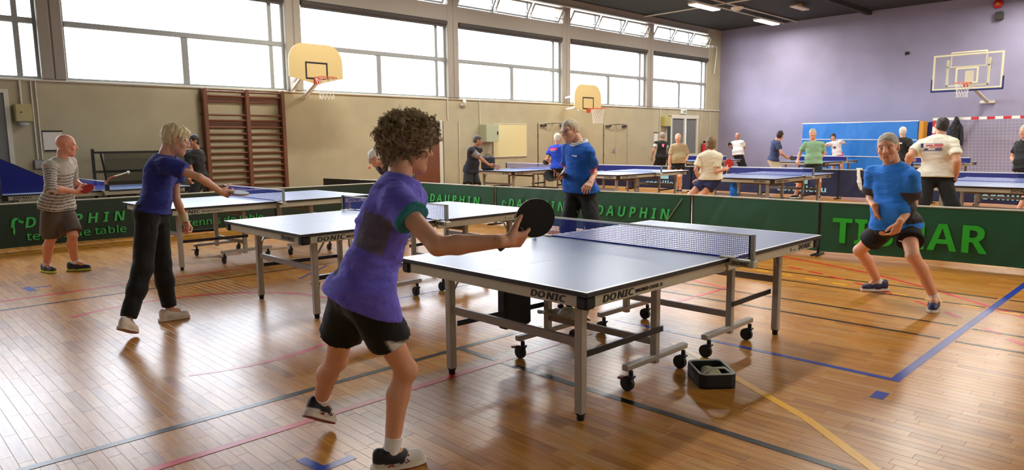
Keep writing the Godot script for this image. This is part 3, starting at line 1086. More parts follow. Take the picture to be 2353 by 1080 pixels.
func build_barriers() -> void:
	# green row across the court, behind the first tables
	var b := barrier("green barrier with DAUPHIN lettering, end panel by the wooden door side", Vector2(4.56, -8.64), Vector2(4.60, -6.32), M.green_sheet, 1)
	dauphin(b, -0.62, 0.80, 0.40, 0.15, false, M.green_print)
	b = barrier("green barrier with DAUPHIN lettering left of the man in the blue polo", Vector2(4.62, -6.28), Vector2(4.80, -4.40), M.green_sheet, 2)
	dauphin(b, -0.62, 0.58, 0.40, 0.16, false, M.green_print)
	b = barrier("green barrier with DAUPHIN lettering and a pale diagonal crease", Vector2(4.82, -4.36), Vector2(5.03, -2.58), M.green_sheet, 3)
	letters("lettering", "D A U P H I N", 1.25, 0.16, Vector3(-0.05, 0.38, 0.024), Vector3.RIGHT, Vector3.UP, M.green_print, b, 0.18)
	obj("crease", Geo.new().bar(Vector3(0.50, 0.22, 0.018), Vector3(0.78, 0.62, 0.018), 0.004, 0.022, 0.0, Vector3.BACK), M.sleeve_tube, b)
	barrier("plain green barrier panel between DAUPHIN and TIBHAR panels", Vector2(5.05, -2.54), Vector2(5.05, -0.74), M.green_sheet, 4)
	b = barrier("green barrier with big bright TIBHAR lettering behind the receiving man", Vector2(5.04, -0.70), Vector2(5.30, 1.62), M.green_sheet, 5)
	letters("lettering", "TIBHAR", 1.62, 0.31, Vector3(-0.21, 0.335, 0.024), Vector3.RIGHT, Vector3.UP, M.tibhar_print, b, 0.0)
	barrier("green barrier panel past the TIBHAR one towards the right wall", Vector2(5.32, 1.66), Vector2(5.4, 3.6), M.green_sheet, 6)
	# green row in front of the catching-net table
	b = barrier("dark green barrier with DAUPHIN tennis de table lettering behind the bald man", Vector2(-2.62, -9.12), Vector2(-0.44, -9.12), M.dark_green_sheet, 7)
	dauphin(b, -0.42, 0.86, 0.40, 0.15, true, M.green_print)
	b = barrier("dark green barrier with tennis de table lettering seen through table legs", Vector2(-0.40, -9.12), Vector2(1.80, -9.14), M.dark_green_sheet, 8)
	dauphin(b, -0.42, 0.86, 0.40, 0.15, true, M.green_print)
	barrier("dark green barrier end panel past the wall bars", Vector2(1.84, -9.14), Vector2(4.0, -9.05), M.dark_green_sheet, 9)
	barrier("dark green barrier leading off to the grey door", Vector2(-4.86, -9.12), Vector2(-2.66, -9.12), M.dark_green_sheet, 10)
	barrier("black barrier panel standing at the wall beside the wall bars", Vector2(4.30, -11.80), Vector2(4.52, -9.75), M.black_sheet, 11)
	# navy row in front of the third line of tables
	var z := -11.9
	for i in 7:
		var nb := barrier(["navy barrier panel nearest the double doors", "navy barrier panel behind the far end of the blue polo table", "navy barrier panel beside the man in beige", "navy barrier panel behind the woman with the red bat", "navy barrier panel behind the man in the green shirt", "navy barrier panel with clothes hung over its top", "navy barrier panel behind the man with the wristband"][i], Vector2(13.72, z), Vector2(13.72, z + 2.0), M.navy_sheet, 20 + i, 0.72, "navy barriers in front of the far tables")
		if i in [1, 3, 5]:
			letters("lettering", "cornilleau", 1.25, 0.15, Vector3(0.12 if i != 5 else 0.42, 0.22, 0.026), Vector3.RIGHT, Vector3.UP, M.pale_print, nb, 0.0)
			obj("logo_block", slab(Vector3(-0.05, 0.34, 0.022), Vector3(0.28, 0.44, 0.026)), M.pale_print, nb)
		z += 2.04


func hoop_board(label: String, at: Vector3, arm: bool) -> void:
	var t := thing("basketball_hoop", label, "hoop", at)
	# fan shaped wooden board; at is the middle of its lower edge line
	var poly := PackedVector2Array()
	t.scale = Vector3(1.06, 1.06, 1.0)
	poly.append(Vector2(-0.60, 0.13)); poly.append(Vector2(0.0, -0.01)); poly.append(Vector2(0.60, 0.13))
	for i in 9:
		var a := (i / 8.0) * PI * 0.5
		poly.append(Vector2(0.28 + 0.32 * cos(a) + 0.0, 0.42 + 0.37 * sin(a)))
	for i in 9:
		var a := PI * 0.5 + (i / 8.0) * PI * 0.5
		poly.append(Vector2(-0.28 + 0.32 * cos(a), 0.42 + 0.37 * sin(a)))
	var bd := obj("backboard", Geo.new().prism(poly, -0.012, 0.012), M.hoop_board, t)
	var sq := Geo.new()
	for e in [[-0.25, 0.25, 0.40, 0.435], [-0.25, 0.25, 0.09, 0.125], [-0.25, -0.215, 0.125, 0.40], [0.215, 0.25, 0.125, 0.40]]:
		slab(Vector3(e[0], e[2], 0.0121), Vector3(e[1], e[3], 0.0135), sq)
	obj("target_square", sq, M.print_black, bd)
	rim_and_net(t, Vector3(0, 0.10, 0.013))
	var sup := Geo.new()
	var back := WALL_Z - at.z
	if arm:
		sup.bar(Vector3(-0.02, 0.03, -0.02), Vector3(0.16, -0.22, back + 0.02), 0.07, 0.05, 0.006)
		sup.bar(Vector3(0.05, 0.03, -0.02), Vector3(0.24, -0.22, back + 0.02), 0.03, 0.03, 0.006)
		for y: float in [0.10, -0.05]:
			sup.bar(Vector3(-0.35, y + 0.15, -0.02), Vector3(-0.10, y, back + 0.10), 0.05, 0.05, 0.006)
		slab(Vector3(-0.14, -0.12, back + 0.075), Vector3(-0.06, 0.30, back + 0.11), sup)
	else:
		for y: float in [0.16, 0.50]:
			sup.bar(Vector3(-0.35, y, -0.02), Vector3(0.0, y - 0.04, back + 0.09), 0.06, 0.05, 0.006)
		sup.bar(Vector3(-0.35, 0.05, -0.06), Vector3(-0.35, 0.62, -0.06), 0.05, 0.05, 0.006)
	obj("support", sup, M.white, t)


func rim_and_net(t: Node, o: Vector3, R := 0.225) -> void:
	var c := o + Vector3(0, 0, 0.15 + R)
	var g := Geo.new().ring(c, Vector3.UP, R, 0.009, 28, 8)
	g.box(o + Vector3(0, -0.045, 0.012), Vector3(0.15, 0.13, 0.02), 0.004)
	g.bar(o + Vector3(-0.06, 0, 0.02), c + Vector3(-0.12, 0, -R * 0.85), 0.03, 0.012)
	g.bar(o + Vector3(0.06, 0, 0.02), c + Vector3(0.12, 0, -R * 0.85), 0.03, 0.012)
	g.bar(o + Vector3(0, -0.09, 0.02), c + Vector3(0, -0.005, -R * 0.8), 0.02, 0.012)
	obj("rim", g, M.orange_paint, t)
	var nt := Geo.new()
	var N := 12
	for k in N:
		for dirn: float in [-1.0, 1.0]:
			var p := PackedVector3Array()
			for j in 6:
				var u := j / 5.0
				var a := TAU * k / N + dirn * u * 1.3
				var rr := lerpf(R, 0.12 + 0.02 * u * u, sqrt(u))
				p.append(c + Vector3(cos(a) * rr, -0.42 * u, sin(a) * rr))
			nt.tube(p, 0.004, 4)
	obj("hoop_net", nt, M.string_white, t).set_meta("kind", "stuff")


func glass_hoop() -> void:
	var t := thing("basketball_hoop", "clear glass basketball hoop with blue padded lower edge on the purple wall", "hoop", Vector3(20.6, 2.88, -2.80), -PI / 2)
	# local +z faces the court (-x in the hall)
	var f := Geo.new()
	for e in [[-0.90, 0.90, 0.0, 0.05], [-0.90, 0.90, 1.0, 1.05], [-0.90, -0.85, 0.05, 1.0], [0.85, 0.90, 0.05, 1.0]]:
		slab(Vector3(e[0], e[2], -0.02), Vector3(e[1], e[3], 0.014), f)
	obj("board_frame", f, M.cream_paint, t)
	obj("glass_board", slab(Vector3(-0.86, 0.04, -0.004), Vector3(0.86, 1.01, 0.004)), M.backboard_glass, t)
	var sq := Geo.new()
	for e in [[-0.295, 0.295, 0.60, 0.65], [-0.295, 0.295, 0.18, 0.22], [-0.295, -0.245, 0.22, 0.60], [0.245, 0.295, 0.22, 0.60]]:
		slab(Vector3(e[0], e[2], 0.0042), Vector3(e[1], e[3], 0.0052), sq)
	obj("target_square", sq, M.cream_paint, t)
	var pd := slab(Vector3(-0.925, -0.05, -0.04), Vector3(0.925, 0.005, 0.03), null, 0.01)
	slab(Vector3(-0.935, -0.05, -0.04), Vector3(-0.895, 0.34, 0.03), pd, 0.01)
	slab(Vector3(0.895, -0.05, -0.04), Vector3(0.935, 0.34, 0.03), pd, 0.01)
	obj("edge_padding", pd, M.blue_pad, t)
	rim_and_net(t, Vector3(0, 0.17, 0.014))
	var s := Geo.new()
	for e in [[-0.55, 0.55, 0.10, 0.15], [-0.55, 0.55, 0.66, 0.70], [-0.45, 0.45, 1.08, 1.12]]:
		slab(Vector3(e[0], e[2], -0.12), Vector3(e[1], e[3], -0.06), s)
	for x: float in [-0.53, 0.53]:
		slab(Vector3(x - 0.03, 0.10, -0.12), Vector3(x + 0.03, 0.90, -0.06), s)
		s.bar(Vector3(x * 0.85, 0.70, -0.10), Vector3(x * 0.85, 1.10, -0.10), 0.03, 0.03)
	slab(Vector3(-0.06, 0.0, -0.14), Vector3(0.16, 0.55, -0.05), s, 0.01)
	obj("back_frame", s, M.cream_paint, t)
	var a := Geo.new()
	a.tube(PackedVector3Array([Vector3(0.08, 0.10, -0.12), Vector3(0.14, -0.02, -0.6), Vector3(0.17, -0.18, -1.2), Vector3(0.18, -0.30, -1.92)]), 0.055, 10)
	a.box(Vector3(0.18, -0.32, -1.93), Vector3(0.40, 0.09, 0.1), 0.01)
	a.cyl(Vector3(0.6, 0.8, -0.05), Vector3(0.18, 0.55, -1.98), 0.012, -1, 6)
	obj("wall_arm", a, M.rail, t)


func build_fittings() -> void:
	fitting_materials()
	build_barriers()
	hoop_board("fan shaped wooden basketball hoop beside the wall bars", Vector3(3.80, 2.745, -11.0), true)
	hoop_board("fan shaped wooden basketball hoop above the painted double doors", Vector3(12.92, 2.335, -11.0), false)
	glass_hoop()
	# wall bars
	var wb := thing("wall_bars", "brown wooden wall bars with two bays on the window wall", "wall bars", Vector3(2.58, 0, WALL_Z))
	for x: float in [-0.84, 0.04, 0.84]:
		obj("upright", slab(Vector3(x - 0.045, 0.12, 0.0), Vector3(x + 0.045, 2.63, 0.16), null, 0.012), M.wood_dark, wb)
	for x0: float in [-0.796, 0.084]:
		var x1 := x0 + (0.792 if x0 < 0.0 else 0.712)
		for y: float in [2.57, 2.09, 1.835, 1.70, 1.57, 1.435, 1.30, 1.165, 1.03, 0.895, 0.76, 0.62, 0.48, 0.34, 0.2]:
			obj("rung", Geo.new().cyl(Vector3(x0 - 0.01, y, 0.11), Vector3(x1 + 0.01, y, 0.11), 0.021, -1, 10), M.wood_dark, wb)
		for y: float in [2.42, 1.92]:
			obj("back_slat", slab(Vector3(x0, y - 0.07, 0.02), Vector3(x1, y + 0.05, 0.05), null, 0.006), M.wood_dark, wb)
			obj("rung", Geo.new().cyl(Vector3(x0 - 0.01, y + 0.06, 0.11), Vector3(x1 + 0.01, y + 0.06, 0.11), 0.021, -1, 10), M.wood_dark, wb)
	for y: float in [2.38, 2.10]:
		obj("wall_bolt", Geo.new().cyl(Vector3(-0.93, y, 0.06), Vector3(-0.88, y, 0.06), 0.018, -1, 8), M.wood_dark, wb)
	# electrics by the grey door
	var eb := thing("electrical_box", "beige electrical box with a lamp below it near the grey door", "box", Vector3(-1.37, 1.91, WALL_Z))
	obj("case", slab(Vector3(-0.12, 0, 0.0), Vector3(0.12, 0.30, 0.16), null, 0.01), M.box_beige, eb)
	obj("lock", Geo.new().cyl(Vector3(-0.04, 0.16, 0.158), Vector3(-0.04, 0.16, 0.168), 0.012, -1, 10), M.black, eb)
	obj("lamp_dome", Geo.new().ball(Vector3(0.0, -0.03, 0.08), Vector3(0.08, 0.05, 0.05), 12), mat("dome_grey", srgb(190, 190, 188), 0.25), eb)
	for e in [[-1.37, 2.21, 2.62, 0.018, "cable conduit running up from the beige electrical box"], [-1.21, 1.25, 2.62, 0.012, "thin conduit beside the electrical box going down to the socket"], [-1.14, 0.2, 2.62, 0.012, "thin long conduit between the socket and the clamped notice"], [8.19, 2.07, 2.62, 0.016, "conduit above the frame of the wooden door"], [8.58, 0.3, 2.05, 0.014, "conduit right of the wooden door under the small round lamp"], [9.35, 1.97, 2.62, 0.014, "conduit going up from the pale green wall cabinet"], [18.30, 0.3, 2.62, 0.02, "thick conduit left of the yellow box by the exit door"], [21.15, 1.95, 2.6, 0.012, "short conduit above the fire extinguisher"], [21.85, 1.6, 2.6, 0.012, "thin conduit in the corner next to the purple wall"]]:
		var pp := obj("wall_conduit", Geo.new().cyl(Vector3(e[0], e[1], WALL_Z + 0.02), Vector3(e[0], e[2], WALL_Z + 0.02), e[3], -1, 8), M.rail)
		tag(pp, e[4], "conduit", "conduits on the window wall")
	var so := thing("socket_box", "small grey socket box under the conduit behind the bald man", "socket", Vector3(-1.18, 1.08, WALL_Z))
	obj("case", slab(Vector3(-0.09, 0, 0), Vector3(0.09, 0.16, 0.06), null, 0.008), M.grey_metal, so)
	obj("plug", slab(Vector3(0.0, 0.03, 0.06), Vector3(0.07, 0.09, 0.1), null, 0.008), M.black, so)
	var pa := thing("wall_notice", "white notice with black clamp rails behind the bald man", "notice", Vector3(-0.95, 1.41, WALL_Z))
	obj("sheet", slab(Vector3(-0.15, 0.0, 0.01), Vector3(0.15, 0.33, 0.014)), M.paper, pa)
	obj("clamp_rail", slab(Vector3(-0.16, 0.325, 0.004), Vector3(0.16, 0.35, 0.024), null, 0.004), M.black, pa)
	obj("clamp_rail", slab(Vector3(-0.14, -0.02, 0.004), Vector3(0.16, 0.005, 0.024), null, 0.004), M.black, pa)
	var p2 := thing("wall_notice", "small white notice on the wall beside the exit door", "notice", Vector3(18.06, 1.42, WALL_Z))
	obj("sheet", slab(Vector3(-0.12, 0.0, 0.004), Vector3(0.12, 0.32, 0.01)), M.paper, p2)
	obj("clamp_rail", slab(Vector3(-0.14, 0.31, 0.002), Vector3(0.14, 0.335, 0.02)), M.black, p2)
	var wbd := thing("whiteboard", "large cream whiteboard on the beige window wall", "whiteboard", Vector3(10.54, 1.05, WALL_Z))
	obj("board_face", slab(Vector3(-0.67, 0.0, 0.01), Vector3(0.67, 0.93, 0.025)), M.board_cream, wbd)
	var wf := Geo.new()
	for e in [[-0.69, 0.69, -0.02, 0.0], [-0.69, 0.69, 0.93, 0.95], [-0.69, -0.67, 0.0, 0.93], [0.67, 0.69, 0.0, 0.93]]:
		slab(Vector3(e[0], e[2], 0.0), Vector3(e[1], e[3], 0.035), wf)
	obj("board_frame", wf, M.rail, wbd)
	var cb := thing("wall_cabinet", "pale green wall cabinet next to the whiteboard", "cabinet", Vector3(9.58, 1.47, WALL_Z))
	obj("case", slab(Vector3(-0.24, 0, 0), Vector3(0.24, 0.49, 0.30), null, 0.008), mat("cabinet_green", srgb(176, 180, 148), 0.5), cb)
	obj("latch", slab(Vector3(0.17, 0.20, 0.30), Vector3(0.20, 0.30, 0.32), null, 0.004), M.black, cb)
	var lb := thing("wall_lamp", "small round white lamp under the dark gapped column", "lamp", Vector3(8.72, 2.50, WALL_Z))
	obj("globe", Geo.new().ball(Vector3(0, 0.06, 0.10), Vector3(0.055, 0.07, 0.055), 12), M.white, lb)
	obj("bracket", slab(Vector3(-0.09, -0.05, 0.0), Vector3(0.09, 0.02, 0.09), null, 0.02), M.rail, lb)
	# exit door surroundings
	var ex := thing("exit_sign", "green and white running man sign above the exit door", "sign", Vector3(19.85, 2.46, WALL_Z))
	obj("plate", slab(Vector3(-0.19, 0, 0.0), Vector3(0.19, 0.18, 0.06), null, 0.008), M.white, ex)
	var rm := Geo.new()
	rm.box(Vector3(-0.06, 0.125, 0.0615), Vector3(0.03, 0.03, 0.003))
	rm.bar(Vector3(-0.06, 0.11, 0.0615), Vector3(-0.07, 0.07, 0.0615), 0.025, 0.003)
	rm.bar(Vector3(-0.07, 0.07, 0.0615), Vector3(-0.11, 0.04, 0.0615), 0.016, 0.003)
	rm.bar(Vector3(-0.07, 0.07, 0.0615), Vector3(-0.03, 0.03, 0.0615), 0.016, 0.003)
	rm.box(Vector3(0.07, 0.09, 0.0615), Vector3(0.09, 0.10, 0.003))
	obj("pictogram", rm, mat("exit_green", srgb(40, 130, 80), 0.5), ex).set_meta("kind", "stuff")
	var yb := thing("alarm_box", "yellow box on the wall left of the exit door", "box", Vector3(18.58, 1.98, WALL_Z))
	obj("case", slab(Vector3(-0.2, 0, 0), Vector3(0.2, 0.36, 0.18), null, 0.01), M.box_yellow, yb)
	obj("door_plate", slab(Vector3(-0.16, 0.03, 0.18), Vector3(0.10, 0.33, 0.186)), M.box_beige, yb)
	var fe := thing("fire_extinguisher", "red fire extinguisher hung right of the exit door", "extinguisher", Vector3(21.25, 0.85, WALL_Z + 0.14))
	obj("bottle", Geo.new().lathe([Vector2(0, 0), Vector2(0.085, 0), Vector2(0.09, 0.02), Vector2(0.09, 0.40), Vector2(0.05, 0.47), Vector2(0.025, 0.5), Vector2(0, 0.5)], Vector3(), Basis(), 16), M.red_paint, fe)
	obj("valve", slab(Vector3(-0.03, 0.5, -0.03), Vector3(0.03, 0.57, 0.06), null, 0.006), M.black, fe)
	obj("hose", Geo.new().tube(PackedVector3Array([Vector3(0.03, 0.53, 0.03), Vector3(0.11, 0.5, 0.06), Vector3(0.13, 0.3, 0.07), Vector3(0.12, 0.12, 0.06)]), 0.012, 8), M.black, fe)
	obj("hook", slab(Vector3(-0.02, 0.40, -0.15), Vector3(0.02, 0.46, -0.08)), M.grey_metal, fe)
	var ck := thing("window_crank", "white bent crank handle hanging at the end of the hopper windows", "crank", Vector3(21.75, 4.0, WALL_Z))
	obj("crank_rod", Geo.new().tube(PackedVector3Array([Vector3(-0.25, 1.15, 0.12), Vector3(0.32, 1.15, 0.12), Vector3(0.30, 0.95, 0.13), Vector3(0.15, 0.1, 0.13)]), 0.016, 8), M.white, ck)
	obj("wall_plate", slab(Vector3(0.0, 1.10, 0.0), Vector3(0.08, 1.20, 0.11), null, 0.006), M.white, ck)
	# crash mat, goal and gear along the purple wall
	var cm := thing("crash_mat", "big bright blue crash mat stood upright against the purple wall", "mat", Vector3(22.0, 0, -6.2), -PI / 2)
	cm.set_meta("label", "big bright blue crash mat stood upright against the purple wall")
	var no := FastNoiseLite.new()
	no.seed = 9; no.frequency = 2.0
	var mg := Geo.new()
	var nx := 48
	for i in nx + 1:
		for j in 13:
			var u := float(i) / nx
			var v := j / 12.0
			var x := lerpf(-1.93, 1.86, u)
			var d := 0.03 * no.get_noise_2d(x * 2.2, v * 0.35) * sin(PI * clampf(v, 0.02, 1.0)) * sin(PI * u) + 0.02 * no.get_noise_2d(x * 0.6 + 40.0, v * 1.2)
			mg.v.append(Vector3(x, 0.02 + v * 1.98, 0.24 + d)); mg.n.append(Vector3.BACK); mg.c.append(Color.WHITE)
	for i in nx:
		for j in 12:
			var k := i * 13 + j
			mg.ix.append_array(PackedInt32Array([k, k + 1, k + 14, k, k + 14, k + 13]))
	for i in nx + 1:
		for j in 13:
			var du := mg.v[mini(i + 1, nx) * 13 + j] - mg.v[maxi(i - 1, 0) * 13 + j]
			var dv := mg.v[i * 13 + mini(j + 1, 12)] - mg.v[i * 13 + maxi(j - 1, 0)]
			mg.n[i * 13 + j] = du.cross(dv).normalized()
	slab(Vector3(-1.95, 0.0, -0.24), Vector3(1.88, 2.01, 0.215), mg, 0.02)
	obj("cover", mg, M.mat_blue, cm)
	for y: float in [1.42, 0.84]:
		obj("piping", Geo.new().bar(Vector3(-1.94, y + 0.03, 0.262), Vector3(1.87, y - 0.03, 0.262), 0.012, 0.022), M.white, cm)
	obj("piping", Geo.new().bar(Vector3(-1.95, 2.01, 0.225), Vector3(1.87, 2.01, 0.225), 0.03, 0.03), M.white, cm)
	obj("end_band", slab(Vector3(1.88, 0.0, -0.22), Vector3(2.02, 2.0, 0.23), null, 0.02), M.orange_band, cm)
	var gm := thing("gym_mat", "dark blue folded mats behind the bright blue crash mat end", "mat", Vector3(22.27, 0, -4.0), -PI / 2)
	obj("cover", slab(Vector3(-0.2, 0, -0.3), Vector3(0.10, 1.98, 0.0), null, 0.03), M.blue_pad, gm)
	obj("bundle", Geo.new().ball(Vector3(0.28, 1.62, -0.1), Vector3(0.28, 0.18, 0.2), 14), M.blue_pad, gm)
	obj("stack", slab(Vector3(0.1, 0, -0.3), Vector3(0.55, 1.5, -0.02), null, 0.03), M.blue_pad, gm)
	var gl := thing("handball_goal", "handball goal with red and white crossbar before the purple wall", "goal", Vector3(21.5, 0, -2.28), -PI / 2)
	for s: float in [-1.0, 1.0]:
		for i in 10:
			obj("post_band", slab(Vector3(s * 1.52 - 0.04, i * 0.2, -0.04), Vector3(s * 1.52 + 0.04, i * 0.2 + 0.2, 0.04)), M.white if i % 2 == 0 else M.red_paint, gl)
		obj("stanchion", Geo.new().bar(Vector3(s * 1.52, 1.98, -0.04), Vector3(s * 1.52, 0.03, -0.60), 0.03, 0.03), M.grey_metal, gl)
	for i in 15:
		var x := -1.56 + i * 0.208
		obj("crossbar_band", slab(Vector3(x, 2.0, -0.04), Vector3(x + 0.208, 2.08, 0.04)), M.white if i % 2 == 0 or i < 5 else M.red_paint, gl)
	var gn := Geo.new()
	for i in 31:
		var x := -1.5 + i * 0.1
		gn.bar(Vector3(x, 1.98, -0.05), Vector3(x, 0.03, -0.55), 0.004, 0.004)
	for j in 21:
		var u := j / 20.0
		gn.bar(Vector3(-1.5, lerpf(1.98, 0.03, u), lerpf(-0.05, -0.55, u)), Vector3(1.5, lerpf(1.98, 0.03, u), lerpf(-0.05, -0.55, u)), 0.004, 0.004)
	obj("goal_net", gn, M.string_white, gl).set_meta("kind", "stuff")
	var hn := thing("wall_horn", "red round alarm bell high on the purple wall", "bell", Vector3(22.6, 5.55, -2.55))
	obj("dome", Geo.new().ball(Vector3(-0.06, 0, 0), Vector3(0.07, 0.14, 0.14), 14), M.red_paint, hn)
	obj("centre_cap", Geo.new().ball(Vector3(-0.13, 0, 0), Vector3(0.02, 0.05, 0.05), 10), M.orange_band, hn)
	var sp := thing("wall_speaker", "small dark speaker below the red bell on the purple wall", "speaker", Vector3(22.6, 5.05, -2.48))
	obj("case", slab(Vector3(-0.20, 0, -0.1), Vector3(-0.02, 0.24, 0.1), null, 0.02), mat("speaker_dark", srgb(60, 58, 56), 0.6), sp)
	obj("bracket", slab(Vector3(-0.05, 0.24, -0.04), Vector3(0.0, 0.30, 0.06)), M.grey_metal, sp)
	var hk := thing("wall_hook", "small dark hook alone on the purple wall", "hook", Vector3(22.6, 4.25, -5.05))
	obj("plate", slab(Vector3(-0.03, 0, -0.06), Vector3(0, 0.10, 0.06)), M.black_metal, hk)
	obj("arm", Geo.new().tube(PackedVector3Array([Vector3(-0.03, 0.07, 0.0), Vector3(-0.12, 0.05, 0.05), Vector3(-0.14, -0.05, 0.0)]), 0.012, 6), M.black_metal, hk)
	# ceiling: conduits and a round detector
	for e in [["long white conduit on the ceiling carrying the strip lamps", Vector3(2.0, 5.80, -9.32), Vector3(22.6, 5.80, -9.32)], ["second long conduit beside the strip lamps on the ceiling", Vector3(2.0, 5.81, -8.86), Vector3(22.6, 5.81, -8.86)], ["white conduit crossing the ceiling from the window wall", Vector3(17.15, 5.79, -12.0), Vector3(17.15, 5.79, 3.0)]]:
		var co := obj("ceiling_conduit", Geo.new().cyl(e[1], e[2], 0.025, -1, 8), M.rail)
		tag(co, e[0], "conduit", "ceiling conduits")
	var dt := thing("smoke_detector", "round white detector on the ceiling between the two lamps", "detector", Vector3(18.2, 5.72, -8.98))
	obj("base", Geo.new().lathe([Vector2(0, 0.13), Vector2(0.2, 0.13), Vector2(0.2, 0.05), Vector2(0, 0.05)], Vector3(), Basis(), 18), M.white, dt)
	obj("cap", Geo.new().lathe([Vector2(0.14, 0.05), Vector2(0.13, 0.0), Vector2(0, -0.02)], Vector3(), Basis(), 18), M.rail, dt)
	var fx := thing("ceiling_fixture", "unlit flat white fixture hanging from the dark ceiling", "fixture", Vector3(19.4, 5.70, -7.4))
	obj("tray", slab(Vector3(-0.5, 0, -0.12), Vector3(0.5, 0.05, 0.12), null, 0.01), M.rail, fx)
	obj("hanger", slab(Vector3(-0.1, 0.05, -0.05), Vector3(0.1, 0.15, 0.05)), M.orange_band, fx)
	for i in 4:
		var s := solid("trim_%d" % (20 + i), slab(Vector3(-8.0, 5.72, -6.4 + i * 3.7), Vector3(WALL_X, CEIL, -6.25 + i * 3.7)), M.ceiling)


